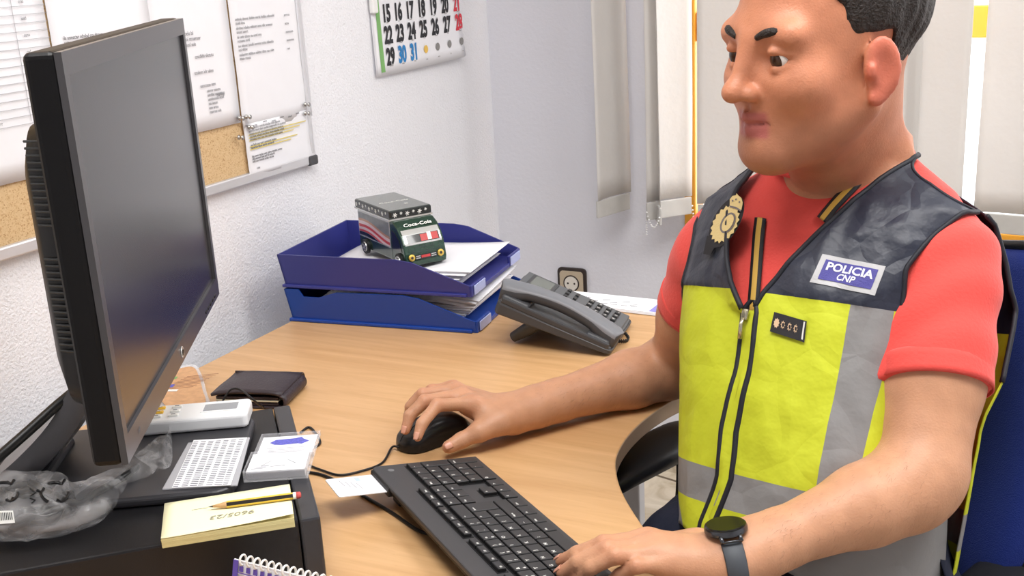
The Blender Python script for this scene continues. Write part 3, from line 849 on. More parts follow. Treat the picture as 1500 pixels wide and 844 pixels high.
# paper strip lying along the back edge of the desk
pc0, pc1 = Pz(862, 445, DESK_Z), Pz(957, 456, DESK_Z)
pm = (pc0 + pc1) / 2
M = Matrix.Translation((float(pm[0]) - .02, float(pm[1]) + .012, DESK_Z + .0008)) @ Matrix.Rotation(math.atan2(pc1[1] - pc0[1], pc1[0] - pc0[0]), 4, 'Z')
fl = thing('folded_leaflet', None, 0, 'white printed leaflet lying at the rear edge of the desk behind the phone', 'leaflet', M=M)
b = MB()
for k in range(3): b.box((.002 * k, .001 * k, .0008 + .0016 * k), (.205, .075, .0014), rz=.01 * k)
b.build('pages', m_paper, fl)
m_lilac = mat('lilac_print', S(150, 146, 220), .6)
b = MB()
for k in range(7):
    b.box((-.075 + .02 * k, .012 * (k % 2) - .006, .0049), (.014, .0015, .0004), 0, rz=.5); b.box((-.07 + .02 * k, -.015, .0049), (.012, .001, .0004), 0, rz=.2)
b.text('w', .02, 1, .0001, 0, Matrix.Translation((-.06, .01, .0049)))
b.box((.092, -.005, .0050), (.014, .05, .0004), 1); b.build('print', [m_ink, m_lilac], fl)
# ------------------------------------------------------------------ desktop computer lying flat
m_pc = mat('pc_black_steel', S(28, 28, 31), 0.45, spec=.4, bump=.0002, bscale=900)
m_pcf = mat('pc_bezel', S(54, 54, 58), 0.36, spec=.45)
m_blk = mat('black_plastic', S(24, 24, 26), 0.38, spec=.4)
PCZ = .84
FR_ = Pz(469, 757, PCZ); BR_ = Pz(412, 596, PCZ)
pang = math.atan2(BR_[1] - FR_[1], BR_[0] - FR_[0]) - math.radians(2.0)         # along the front bezel, away from the camera
Mpc = Matrix.Translation((FR_[0], FR_[1], DESK_Z)) @ Matrix.Rotation(pang, 4, 'Z')     # x along the bezel, y = to the rear of the case
pc = thing('desktop_computer', None, 0, 'black flat desktop computer case under the monitor', 'computer', M=Mpc)
PLn, PD, PH = .318, .385, PCZ - DESK_Z
b = MB(); b.box((PLn / 2, .022 + (PD - .022) / 2, PH / 2 + .0015), (PLn - .002, PD - .022, PH - .003), bev=.0025); b.build('case', m_pc, pc)
b = MB(); b.box((PLn / 2, .0105, PH / 2 + .001), (PLn, .021, PH - .001), bev=.003); bz = b.build('front_bezel', m_pcf, pc)
b = MB(); b.box((PLn * .62, -.0006, PH * .70), (.15, .002, .018), bev=.001); b.build('drive_slot', m_blk, bz)
b = MB()
for k in range(3): b.box((.03 + .02 * k, -.0006, PH * .35), (.013, .002, .006), bev=.0006)
b.build('usb_port', m_blk, bz)
b = MB()
for x in (.03, PLn - .03):
    for y in (.06, PD - .04): b.box((x, y, .0008), (.02, .02, .0016))
b.build('rubber_foot', m_tyre, pc)
def on_pc(px, py, z=PCZ): return Pz(px, py, z)

# ------------------------------------------------------------------ monitor
MW, MH, MT = .529, .361, .031
mb0 = Vector((-.6616 * 1.09, .5965 * 1.09, 1.38 - (1.38 - .9969) * 1.09)); myaw = 2.1241
mu = Vector((math.cos(myaw), math.sin(myaw), 0)); mn = Vector((math.sin(myaw), -math.cos(myaw), 0))    # mn = out of the screen
Mm = Matrix.Identity(4)
cols = (mu, -mn, Vector((0, 0, 1)), mb0 + mu * (MW / 2))
for j, c in enumerate(cols):
    for i in range(3): Mm[i][j] = c[i]
M0 = Matrix.Translation((Mm[0][3], Mm[1][3], PCZ)) @ Matrix.Rotation(math.atan2(mu.y, mu.x), 4, 'Z')
mo = thing('monitor', None, 0, 'black computer monitor standing on the desktop computer, its dark screen facing the man', 'monitor', M=M0)
zb_ = mb0.z - PCZ                                # local z of the lower edge; local y + = behind the screen
BZ = .021
b = MB()
b.box((0, MT / 2 + .002, zb_ + MH / 2), (MW, MT - .004, MH), bev=.006, seg=3)
m_blkd = mat('black_plastic_deep', S(14, 14, 16), 0.42, spec=.3); hsg = b.build('housing', m_blkd, mo)
b = MB()
def ring(x0, x1, z0, z1, xi0, xi1, zi0, zi1, y0, y1):
    o = [(x0, z0), (x1, z0), (x1, z1), (x0, z1)]; n = [(xi0, zi0), (xi1, zi0), (xi1, zi1), (xi0, zi1)]
    vs = [(p[0], y0, p[1]) for p in o] + [(p[0], y0, p[1]) for p in n] + [(p[0], y1, p[1]) for p in n] + [(p[0], y0 + .006, p[1]) for p in o]
    fs = []
    for i in range(4):
        j = (i + 1) % 4; fs += [(i, j, 4 + j, 4 + i), (4 + i, 4 + j, 8 + j, 8 + i), (12 + i, 12 + j, j, i)]
    b.add(vs, fs)
ring(-MW / 2 + .001, MW / 2 - .001, zb_ + .001, zb_ + MH - .001, -MW / 2 + .013, MW / 2 - .013, zb_ + BZ + .004, zb_ + MH - BZ + .001, -.0005, .006)
m_bez = mat('monitor_bezel', S(54, 53, 57), 0.34, spec=.9)
bez = b.build('bezel', m_bez, mo)
m_scr = mat('dark_screen', S(18, 18, 23), 0.27, spec=1.0, coat=.55)
m_scr.node_tree.nodes['Principled BSDF'].inputs['Coat Roughness'].default_value = .26
m_bez.node_tree.nodes['Principled BSDF'].inputs['Coat Weight'].default_value = .5; m_bez.node_tree.nodes['Principled BSDF'].inputs['Coat Roughness'].default_value = .35
b = MB(); b.box((0, .0042, zb_ + MH / 2 + .002), (MW - .022, .0024, MH - 2 * BZ - .001)); b.build('screen', m_scr, mo)
b = MB(); Mlog = Matrix.Translation((0, -.0009, zb_ + .0125)) @ R90
b.lathe([(0, 0), (.0065, 0), (.0062, .0008), (0, .0008)], 0, 28, Mlog); b.text('hp', .009, 1, .0001, 1, Mlog @ Matrix.Translation((0, .0004, .001)), shear=.25, bold=.02); b.build('logo', [m_silver, m_blk], bez)
b = MB()
for k in range(5): b.box((MW / 2 - .035 - .017 * k, -.0008, zb_ + .008), (.010, .0012, .0035), bev=.0005)
b.build('control_button', m_blk, bez)
b = MB(); b.text('HP', .007, 1, .0001, 0, Matrix.Translation((-MW / 2 + .05, -.0009, zb_ + .0125)) @ R90) ; b.build('lettering', m_ink, bez)
# bulging back with vent slots
b = MB(); G = []
for k, (y, sx, sz) in enumerate(((MT - .002, .478, .27), (MT + .020, .462, .255), (MT + .031, .42, .215), (MT + .033, .34, .16))):
    o = rr(sx, sz, .03); G.append([(p[0], y, zb_ + MH * .47 + p[1]) for p in o])
b.grid(G, 0, close=True); b.add(G[-1], [tuple(range(len(G[-1])))]); back = b.build('back_cover', m_blkd, mo, smooth=True, angle=50)
m_vent = mat('vent_grey', S(50, 52, 52), .5)
for grp_ in (range(15), range(19, 32)):
  b = MB()
  for k in grp_:
    z = zb_ + MH * .28 + k * .0060
    b.tube([(-.2395, MT + .001, z), (-.2355, MT + .0115, z), (-.2312, MT + .0198, z)], .0012, n=6)
  b.build('vent', m_vent, back)
# stand: sloping neck and flat foot
b = MB()
neck = [(0, MT + .020, zb_ + .075), (0, MT + .052, zb_ + .020), (0, MT + .090, .082), (0, MT + .130, .042), (0, MT + .168, .014)]
for i, p in enumerate(smooth_path(neck, 5)):
    pass
pts = smooth_path(neck, 6); G = []
for i, p in enumerate(pts):
    t = i / (len(pts) - 1); hwid = lerp(.040, .060, t); d = lerp(.010, .014, t)
    G.append([(q[0] * hwid, p[1] + q[1] * d + .0, p[2] + q[1] * d * .5) for q in ((-1, -1), (-.4, -1.25), (.4, -1.25), (1, -1), (1.05, 0), (1, 1), (-1, 1), (-1.05, 0))])
b.grid(G, 0, close=True); b.add(G[0], [tuple(range(8))]); b.add(G[-1], [tuple(range(8))[::-1]]); b.build('stand_neck', m_bez, mo, smooth=True, angle=45)
b = MB(); b.prism([(x, y + .075) for x, y in rr(.205, .262, .022)], .0008, .012, bev=.004, seg=3)
b.box((0, MT + .145, .014), (.13, .05, .012), bev=.005); b.build('stand_base', m_pcf, mo)
# video cable behind the monitor
def P3(p): return Vector((float(p[0]), float(p[1]), float(p[2])))
ca = Mm @ Vector((-.04, MT + .02, .10)); 
cable = MB(); pth = [Pd(136, 545, 1.20), Pd(112, 570, 1.20), Pd(80, 597, 1.19), Pd(40, 633, 1.17), Pd(0, 668, 1.15), Pd(-60, 720, 1.13), Pd(-120, 775, 1.14)]
cable.tube(smooth_path(pth, 6), .0056, n=10); v = cable.build('video_cable', m_blk, smooth=True)
tag(v, 'thick black video cable running down behind the monitor', 'cable')

# ------------------------------------------------------------------ things on the computer
# remote control
m_remote = mat('remote_white', S(232, 234, 236), 0.35)
m_yell = mat('button_yellow', S(240, 190, 60), 0.4)
RZ = PCZ + .0125
r0, r1, r2 = Pz(237, 638, RZ), Pz(364, 627, RZ), Pz(358, 597, RZ)
ra = math.atan2(r1[1] - r0[1], r1[0] - r0[0]); RL, RWd, RH = .172, .052, .018
Mr = Matrix.Translation((r1[0], r1[1], RZ + .0003)) @ Matrix.Rotation(ra, 4, 'Z') @ Matrix.Translation((-RL, 0, 0))
rm = thing('remote_control', None, 0, 'white air conditioner remote control lying on the computer', 'remote control', M=Mr)
b = MB(); b.prism([(x + RL / 2, y + RWd / 2) for x, y in rr(RL, RWd, .007)], 0, RH, bev=.004, seg=3); b.build('body', m_remote, rm)
b = MB(); b.box((RL - .034, RWd / 2 + .002, RH + .0002), (.046, .026, .0012), 0, bev=.0004); b.box((RL - .034, RWd / 2 + .002, RH + .0009), (.040, .020, .0006), 1); b.build('display', [m_remote, mat('lcd_grey', S(150, 154, 160), .3)], rm)
for i in range(4):
    for j in range(3):
        b = MB(); b.box((.024 + .020 * i, .013 + .013 * j, RH + .001), (.012, .006, .003), 0, bev=.001)
        yb_ = (i, j) in ((2, 1), (2, 2)); b.box((.024 + .020 * i, .013 + .013 * j, RH + .0026), (.005, .002, .0003), 1); b.build('button', [m_yell if yb_ else m_white, m_ink], rm)
# sleeve with a typed list
q = [Pz(236, 716, PCZ + .002), Pz(347, 712, PCZ + .002), Pz(372, 640, PCZ + .002), Pz(282, 645, PCZ + .002)]
fo = Vector(q[0]); xa = (Vector(q[1]) - fo); ya = (Vector(q[3]) - fo)
sl = thing('plastic_sleeve', None, 0, 'clear plastic sleeve holding a typed list, between monitor foot and card box', 'plastic sleeve', M=Matrix.Translation((fo.x, fo.y, PCZ + .0125)) @ Matrix.Rotation(math.atan2(xa.y, xa.x), 4, 'Z'))
iv = mworld(sl).inverted(); loc_ = lambda px, py: (iv @ Vector(Pz(px, py, PCZ + .0125)))
poly = [loc_(238, 718), loc_(348, 712), loc_(366, 642), loc_(276, 650)]
b = MB(); b.prism([(p.x, p.y) for p in poly], 0, .0012)
m_slv = mat('clear_sleeve', (.80, .80, .84), 0.12, alpha=.42)
b.build('sleeve', m_slv, sl)
pp = [loc_(252, 717), loc_(338, 713), loc_(362, 643), loc_(284, 647)]
b = MB(); b.prism([(p.x, p.y) for p in pp], .0014, .0019); card = b.build('list_card', m_paper, sl)
b = MB()
for r in range(26):
    for c in range(7):
        u_, v_ = (c + .12) / 7.1, (r + .6) / 27
        a_ = pp[0].lerp(pp[1], u_).lerp(pp[3].lerp(pp[2], u_), v_); d_ = pp[0].lerp(pp[1], min(1, u_ + .085 + .02 * ((r * 3 + c) % 3))).lerp(pp[3].lerp(pp[2], min(1, u_ + .09)), v_)
        mid = (a_ + d_) / 2; b.box((mid.x, mid.y, .0021), ((d_ - a_).length, .0013, .0002), 0, rz=math.atan2((d_ - a_).y, (d_ - a_).x))
b.build('typed_list', m_ink, card)
# open business card box
cz_ = PCZ
k0, k1, k2, k3 = Pz(357, 708, cz_), Pz(449, 702, cz_), Pz(455, 616, cz_), Pz(368, 622, cz_)
ba = math.atan2(k1[1] - k0[1], k1[0] - k0[0]); BWd = math.dist(k0, k1) ; BDp = .098
bx = thing('card_box', (float(k0[0]), float(k0[1]), PCZ + .0003), ba, 'clear hinged plastic box of business cards, lying open on the computer', 'card box')
m_box = mat('clear_box', (.92, .92, .95), 0.08, alpha=.20)
BWd, dep, hgt = .070, .052, .013
b = MB()
for dx, dy, sx, sy in ((BWd / 2, .0008, BWd, .0016), (BWd / 2, dep - .0008, BWd, .0016), (.0008, dep / 2, .0016, dep), (BWd - .0008, dep / 2, .0016, dep)):
    b.box((dx, dy, hgt / 2), (sx, sy, hgt), bev=.0005)
b.box((BWd / 2, dep / 2, .0008), (BWd, dep, .0016), bev=.0004); b.build('tray', m_box, bx)
b = MB()
y0 = dep + .003; d2 = .062; hl = .006
for dx, dy, sx, sy in ((BWd / 2, y0 + .0008, BWd, .0016), (BWd / 2, y0 + d2 - .0008, BWd, .0016), (.0008, y0 + d2 / 2, .0016, d2), (BWd - .0008, y0 + d2 / 2, .0016, d2)):
    b.box((dx, dy, hl / 2), (sx, sy, hl), bev=.0005)
b.box((BWd / 2, y0 + d2 / 2, .0008), (BWd, d2, .0016), bev=.0004); lidb = b.build('lid', m_box, bx)
b = MB(); b.tube([(.004, dep + .0015, .004), (BWd - .004, dep + .0015, .004)], .0015, n=8); b.build('hinge', m_box, bx)
cd_ = tag(MB().box((BWd / 2, dep / 2, .0065), (BWd - .006, dep - .006, .009)).build('business_cards', m_paper), 'stack of white business cards in the front half of the clear box', 'business cards', None, 'stuff')
cd_.matrix_basis = mworld(bx).copy()
b = MB()
for k in range(8): b.box((BWd / 2, .0028, .0026 + .001 * k), (BWd - .006, .0006, .0005), 1)
for k in range(3): b.box((.014 + .004 * k, .010 + .003 * k, .01135), (.013 - .002 * k, .0008, .0003), 1)
for s in ((.022, .022, .9), (.05, .024, -.8), (.036, .014, 0.05)): b.box((s[0], s[1], .0114), (.016, .0005, .0003), 1, rz=s[2])
b.build('print', [m_ink, m_inkf], cd_)
m_blue2 = mat('blue_print', S(96, 98, 190), .6, var=.25, vscale=500)
cc = thing('business_card', None, 0, 'white business card with a blue emblem in the far half of the clear box', 'business card', M=mworld(bx) @ Matrix.Translation((BWd / 2, y0 + d2 / 2, .0022)))
MB().box((0, 0, .0002), (BWd - .006, d2 - .008, .0005)).build('card', m_paper, cc)
b = MB()
em = [(x * 1.15, y * 1.25) for x, y in [(-.019, 0), (-.014, .006), (.006, .0075), (.012, .010), (.014, .006), (.021, 0), (.014, -.006), (.010, -.0045), (-.006, -.006), (-.014, -.0045)]]
b.prism([(x, y + .010) for x, y in em], .0005, .0007, 0)
for k in range(4): b.box((0, -.006 - .004 * k, .0006), (.046 - .006 * (k % 2), .0010, .0002), 1)
b.build('emblem', [m_blue2, m_inkf], cc)
# sticky note pad and pencil
m_note = mat('note_yellow', S(250, 246, 206), 0.8, spec=.2)
m_note2 = mat('note_yellow_edge', S(226, 216, 160), 0.85, spec=.2)
NZ = PCZ + .010
n0, n1, n2, n3 = Pz(239, 790, NZ), Pz(438, 756, NZ), Pz(424, 713, NZ), Pz(231, 741, NZ)
na = math.atan2(n1[1] - n0[1] + n2[1] - n3[1], n1[0] - n0[0] + n2[0] - n3[0])
nc = (n0 + n1 + n2 + n3) / 4
npd = thing('sticky_note_pad', (float(nc[0]), float(nc[1]), PCZ + .0004), na, 'pale yellow sticky note pad on the front of the computer, with handwriting', 'note pad')
b = MB()
for k in range(9): b.box((rp.uniform(-.0003, .0003), rp.uniform(-.0003, .0003), .0005 + .00112 * k), (.128, .077, .00095), 1)
b.build('pad', [m_note, m_note2], npd)
G = [[((i / 12 - .5) * .128, (j / 10 - .5) * .077, .0106 + .004 * max(0, 1 - (j / 10) * 3) ** 2 * (i / 12) ** 2) for j in range(11)] for i in range(13)]
MB().grid([r[::-1] for r in G][::-1] if False else G).build('top_note', m_note, npd, smooth=True, solid=.0003)
b = MB(); b.text('9605/23', .011, 1.25, .0001, 0, Matrix.Translation((.005, -.012, .0114)) @ Matrix.Rotation(math.pi, 4, 'Z'), shear=.2)
b.box((-.028, .012, .0114), (.016, .0005, .0002), 0); b.build('handwriting', mat('pencil_grey', S(150, 148, 130), .8), npd)
m_pyel = mat('pencil_yellow', S(226, 190, 60), 0.35, coat=.3)
m_pblk = mat('pencil_black', S(36, 32, 28), 0.35, coat=.3)
m_wood = mat('pencil_wood', S(206, 164, 114), 0.7, var=.1, vscale=90)
m_lead = mat('pencil_lead', S(48, 46, 48), 0.4)
m_erase = mat('eraser_red', S(204, 86, 84), 0.7)
e0, e1 = Pz(304, 742, NZ + .006), Pz(441, 724, NZ + .006)
pv = Vector(e1) - Vector(e0); PLg = pv.length
pcl = thing('pencil', None, 0, 'short yellow and black striped pencil lying across the note pad', 'pencil', M=Matrix.Translation((e0[0], e0[1], NZ + .0052)) @ Matrix.Rotation(math.atan2(pv.y, pv.x), 4, 'Z') @ Matrix.Rotation(math.radians(90), 4, 'Y'))
hexr = [(.0036 * math.cos(k * math.pi / 3 + .52), .0036 * math.sin(k * math.pi / 3 + .52)) for k in range(6)]
b = MB()
vs = [(*p, .019) for p in hexr] + [(*p, PLg - .008) for p in hexr]
for k in range(6): b.add([vs[k], vs[(k + 1) % 6], vs[(k + 1) % 6 + 6], vs[k + 6]], [(0, 1, 2, 3)], k % 2)
b.build('shaft', [m_pyel, m_pblk], pcl)
MB().lathe([(.0011, .005), (.0034, .019), (.0, .019)], n=12).build('sharpened_wood', m_wood, pcl, smooth=True)
MB().lathe([(0, 0), (.0012, .0052), (0, .0052)], n=8).build('lead', m_lead, pcl, smooth=True)
MB().lathe([(0, PLg - .0082), (.0036, PLg - .0082), (.0036, PLg - .005), (0, PLg - .005)], n=14).build('white_band', m_white, pcl)
MB().lathe([(0, PLg - .005), (.0036, PLg - .005), (.0034, PLg - .001), (.002, PLg), (0, PLg)], n=14).build('eraser', m_erase, pcl, smooth=True)

# ------------------------------------------------------------------ clear plastic bag with a coiled cable, lying on the computer
m_bag = bpy.data.materials.new('clear_polythene'); m_bag.use_nodes = True
def _bag():
    nt = m_bag.node_tree; b = nt.nodes['Principled BSDF']; b.inputs['Base Color'].default_value = (.86, .86, .88, 1); b.inputs['Roughness'].default_value = .12
    tc = nt.nodes.new('ShaderNodeTexCoord'); n = nt.nodes.new('ShaderNodeTexNoise'); n.inputs['Scale'].default_value = 26; n.inputs['Detail'].default_value = 3; n.inputs['Distortion'].default_value = .8
    bp = nt.nodes.new('ShaderNodeBump'); bp.inputs['Distance'].default_value = .006; nt.links.new(tc.outputs['Object'], n.inputs['Vector'])
    nt.links.new(n.outputs[0], bp.inputs['Height']); nt.links.new(bp.outputs[0], b.inputs['Normal'])
    r = nt.nodes.new('ShaderNodeValToRGB'); r.color_ramp.elements[0].position = .42; r.color_ramp.elements[1].position = .66
    r.color_ramp.elements[0].color = (.10, .10, .10, 1); r.color_ramp.elements[1].color = (.36, .36, .36, 1)  # white sheen of the film painted in as denser opacity patches
    nt.links.new(n.outputs[0], r.inputs[0]); nt.links.new(r.outputs[0], b.inputs['Alpha'])
_bag()
# spine from the left edge of the picture to the twisted neck under the monitor corner, with half width and half height
zs = PCZ + .012
spine = [(-60, 742, .052, .026), (0, 740, .055, .028), (60, 740, .052, .028), (110, 738, .040, .024), (140, 724, .026, .016), (165, 706, .019, .012), (185, 700, .017, .011), (203, 690, .020, .012), (212, 668, .012, .008)]
bagp = [Pz(px, py, PCZ + h * .9 + .001) for px, py, w, h in spine]
nsp = smooth_path([(*p, ) for p in bagp], 6)
wsp = [lerp(spine[min(int(i / 6), 8)][2], spine[min(int(i / 6) + 1, 8)][2], (i % 6) / 6) for i in range(len(nsp))]
hsp = [lerp(spine[min(int(i / 6), 8)][3], spine[min(int(i / 6) + 1, 8)][3], (i % 6) / 6) for i in range(len(nsp))]
b = MB(); G = []
for i, p in enumerate(nsp):
    a_, c_ = nsp[max(i - 1, 0)], nsp[min(i + 1, len(nsp) - 1)]; t = Vector(c_ - a_); t.z = 0; t.normalize(); s = Vector((-t.y, t.x, 0)); row = []
    for j in range(40):
        an_ = 2 * math.pi * j / 40
        w = wsp[i] * (1 + .10 * mnoise.noise((i * .45, j * .5, 1))); h = hsp[i] * (1 + .16 * mnoise.noise((i * .5, j * .6, 5)))
        q = Vector(p) + s * (w * math.cos(an_)) + Vector((0, 0, h * math.sin(an_)))
        q.z = max(q.z, PCZ + .0006 if False else q.z); row.append(q)
    G.append(row)
zmin = PCZ + .001
G = [[Vector((q.x, q.y, max(q.z, zmin + (.0125 if False else 0)))) for q in row] for row in G]
b.grid(G, 0, close=True)
bagt = thing('plastic_bag', (float(nsp[12][0]), float(nsp[12][1]), PCZ), 0, 'crumpled clear plastic bag with black recycling marks, lying on the computer at lower left', 'plastic bag')
b.build('film', m_bag, bagt, smooth=True, world=True)
# printing on the film
def bag_pt(px, py):                                # top of the film seen at this pixel
    p = Pz(px, py, PCZ + .05); best = None
    from mathutils.bvhtree import BVHTree
    return p
from mathutils.bvhtree import BVHTree
bvh = BVHTree.FromPolygons([Vector(v) for v in b.v], b.f)
def hit(px, py, lift=.0008):
    d = Vector(ray(px, py)).normalized(); h = bvh.ray_cast(Vector(CAM), d)
    return (h[0] - d * lift) if h[0] is not None else None
pr = MB()
def stroke(pxs, wid):
    P_ = [hit(*p) for p in pxs]
    P_ = [p for p in P_ if p is not None]
    if len(P_) > 1: pr.tube(P_, wid, n=6)
def arc(cx_, cy_, r, a0, a1, n=10, sy=.75): return [(cx_ + r * math.cos(math.radians(lerp(a0, a1, k / n))), cy_ + sy * r * math.sin(math.radians(lerp(a0, a1, k / n)))) for k in range(n + 1)]
for cx_, cy_, r in ((6, 722, 20), (80, 722, 20)):
    for k in range(3):
        stroke(arc(cx_, cy_, r, 120 * k, 120 * k + 62), .0016)
        e = arc(cx_, cy_, r, 120 * k, 120 * k + 62)[-1]; stroke([(e[0] - 6, e[1] - 3), e, (e[0] + 4, e[1] - 6)], .0016)
stroke([(44, 716), (52, 722), (44, 727)], .0008); stroke([(44, 730), (51, 733), (46, 737)], .0008)
pr.build('printing', m_blk, bagt, world=True)
# bar code label
lb = [hit(*p, lift=.0016) for p in ((-14, 749), (19, 748), (22, 766), (-14, 769))]
if all(q is not None for q in lb):
    l = MB(); l.add(lb, [(0, 1, 2, 3)], 0)
    for k in range(9):
        u0, u1 = .3 + k * .075, .3 + k * .075 + .035
        tq = [lb[0].lerp(lb[1], u0), lb[0].lerp(lb[1], u1), lb[3].lerp(lb[2], u1), lb[3].lerp(lb[2], u0)]
        n_ = (lb[1] - lb[0]).cross(lb[3] - lb[0]).normalized(); n_ = n_ if n_.dot(Vector(CAM) - lb[0]) > 0 else -n_
        l.add([tq[0].lerp(tq[3], .15) + n_ * .0005, tq[1].lerp(tq[2], .15) + n_ * .0005, tq[1].lerp(tq[2], .75) + n_ * .0005, tq[0].lerp(tq[3], .75) + n_ * .0005], [(0, 1, 2, 3)], 1)
    l.build('barcode_label', [m_white, m_blk], bagt, world=True)
# dark coil inside the bag
b = MB(); cpt = Pz(40, 742, PCZ + .014); pts = []
for i in range(130):
    a_ = i * .26; rr_ = .034 + .008 * math.sin(i * .9)
    pts.append((cpt[0] + rr_ * 1.25 * math.cos(a_), cpt[1] + rr_ * .9 * math.sin(a_), cpt[2] - .004 + .012 * (i / 130) + .003 * math.sin(i * 2.1)))
b.tube(pts, .0042, n=7)
pw_ = [pts[-1], tuple(Pz(110, 738, PCZ + .02)), tuple(Pz(140, 722, PCZ + .017)), tuple(Pz(165, 708, PCZ + .016)), tuple(Pz(188, 694, PCZ + .018)), tuple(Pz(200, 684, PCZ + .016))]
b.tube(smooth_path(pw_, 6), .0042, n=8)
cc2 = b.build('coiled_cable', m_blk, smooth=True); tag(cc2, 'black cable coiled inside the clear plastic bag', 'cable')
# second crumpled film end beside the remote
b = MB(); G = []
ctrl = [(196, 668), (216, 652), (232, 640), (246, 636)]
ext = [(228, 690), (250, 682), (252, 650), (248, 618)]
for i in range(17):
    t = i / 16; row = []
    f = lambda L_, t: np.array(smooth_path([(*p, 0) for p in L_], 16)[min(int(t * 48), 48)][:2])
    a_, c_ = f(ctrl, t), f(ext, t)
    for j in range(13):
        w = j / 12; p_ = a_ * (1 - w) + c_ * w
        z = PCZ + .0135 + .012 * math.sin(math.pi * w) * (1 - .3 * t) + .006 * mnoise.noise((i * .6, j * .7, 2)) + .004
        row.append(Pz(p_[0], p_[1], max(z, PCZ + .0135)))
    G.append(row)
b.grid(G)
fo2 = b.build('plastic_film', m_bag, smooth=True); tag(fo2, 'crumpled end of clear plastic film beside the remote control under the monitor', 'plastic film')

# ------------------------------------------------------------------ clear packet with brown print behind the remote, wallet, cables
m_brown = mat('kraft_print', S(206, 160, 118), 0.7, var=.12, vscale=90)
z0 = DESK_Z + .004
pk = [Pz(236, 606, z0), Pz(306, 603, z0), Pz(304, 575, z0), Pz(296, 548, z0), Pz(287, 535, z0), Pz(268, 536, z0), Pz(236, 548, z0), Pz(215, 575, z0)]
pkc = sum(pk) / len(pk)
pkt = thing('clear_packet', (float(pkc[0]), float(pkc[1]), DESK_Z + .0004), 0, 'clear plastic packet with a brown printed card, lying on the desk behind the remote', 'packet')
b = MB(); pl = [(p[0] - pkc[0], p[1] - pkc[1]) for p in pk]; pl = [tuple(p[:2]) for p in smooth_path([(*p, 0) for p in pl + pl[:1]], 5)[:-1]]
b.prism([(x * .97, y * .97) for x, y in pl][::-1], 0, .006, bev=.002); b.build('shell', m_clear, pkt)
b = MB(); b.prism([(x * .80, y * .80) for x, y in pl][::-1], .0064, .0070); crd = b.build('printed_card', m_brown, pkt)
b = MB(); 
for k in range(9): b.box((.006, -.02 + .0075 * k, .0072), (.05, .0012, .0003), 0, rz=.6)
b.box((-.02, -.02, .0074), (.03, .012, .0003), 1, rz=.4); b.box((-.035, .012, .0074), (.018, .010, .0003), 2, rz=.4); b.box((-.01, -.036, .0074), (.05, .008, .0003), 3, rz=.35)
b.build('print', [mat('print_brown', S(150, 104, 78), .7), m_blue2, m_green, m_white], crd)
# wallet
m_wal = mat('dark_leather', S(54, 46, 52), 0.42, spec=.45, bump=.0006, bscale=260)
WZ = DESK_Z + .026
w0, w1, w2, w3 = Pz(321, 577, WZ), Pz(417, 578, WZ), Pz(434, 545, WZ), Pz(334, 541, WZ)
wa = math.atan2(w1[1] - w0[1] + w2[1] - w3[1], w1[0] - w0[0] + w2[0] - w3[0]); wc = (w0 + w1 + w2 + w3) / 4
wl = thing('wallet', (float(wc[0]), float(wc[1]), DESK_Z + .0004), wa, 'folded dark brown leather wallet lying on the desk behind the computer', 'wallet')
WW, WD = .112, .088
def flap(z, th, tilt):
    b = MB(); G = []
    for i in range(13):
        row = []
        for j in range(9):
            x, y = (i / 12 - .5) * WW, (j / 8 - .5) * WD
            row.append((x, y, z + .002 * mnoise.noise((x * 22, y * 22, z * 60)) - .004 * (abs(i / 6 - 1)) ** 4 + tilt * y))
        G.append(row)
    return b.grid(G)
b = flap(.0235, .003, 0); b.build('upper_cover', m_wal, wl, smooth=True, solid=.004)
b = MB(); b.prism(rr(WW, WD, .008), 0, .004, bev=.0015); b.build('lower_cover', m_wal, wl)
b = MB(); G = []
for i in range(13):
    a_ = math.pi * i / 12 - math.pi / 2
    G.append([((j / 8 - .5) * WW, WD / 2 - .001 + .010 * math.cos(a_), .0115 + .0115 * math.sin(a_)) for j in range(9)])
b.grid(G); 
G2 = [[(WW / 2 - .001 + .008 * math.cos(math.pi * i / 12 - math.pi / 2), (j / 8 - .5) * WD, .0115 + .0105 * math.sin(math.pi * i / 12 - math.pi / 2)) for j in range(9)] for i in range(13)]
b.grid(G2); b.build('folded_spine', m_wal, wl, smooth=True, solid=.003)
m_notes = mat('bank_paper', S(204, 200, 176), .8)
b = MB()
for k in range(5): b.box((.0, -.002 + .001 * (k % 2), .0065 + .0026 * k), (WW - .012, WD - .008, .0018), 0 if k != 2 else 1, rz=.004 * k)
b.build('contents', [m_wal, m_notes], wl)
# thin cable looped over the wallet corner
def cab(name, pts, r, label, mm=None):
    o = MB().tube(smooth_path(pts, 8), r, n=8).build(name, mm or m_blk, smooth=True); return tag(o, label, 'cable')
zc = DESK_Z + .002
cab('thin_cable', [Pz(320, 601, DESK_Z + .004), Pz(326, 588, DESK_Z + .02), Pz(338, 571, DESK_Z + .0345), Pz(352, 571, DESK_Z + .0345), Pz(368, 583, DESK_Z + .033), Pz(378, 592, DESK_Z + .02), Pz(386, 597, DESK_Z + .006)], .0016,
    'thin black cable looped over the front of the wallet')
cab('thin_cable', [Pz(440, 634, zc), Pz(452, 626, zc), Pz(462, 634, zc), Pz(469, 648, zc), Pz(461, 655, zc), Pz(448, 658, zc)], .0017, 'small black cable loop beside the clear card box')

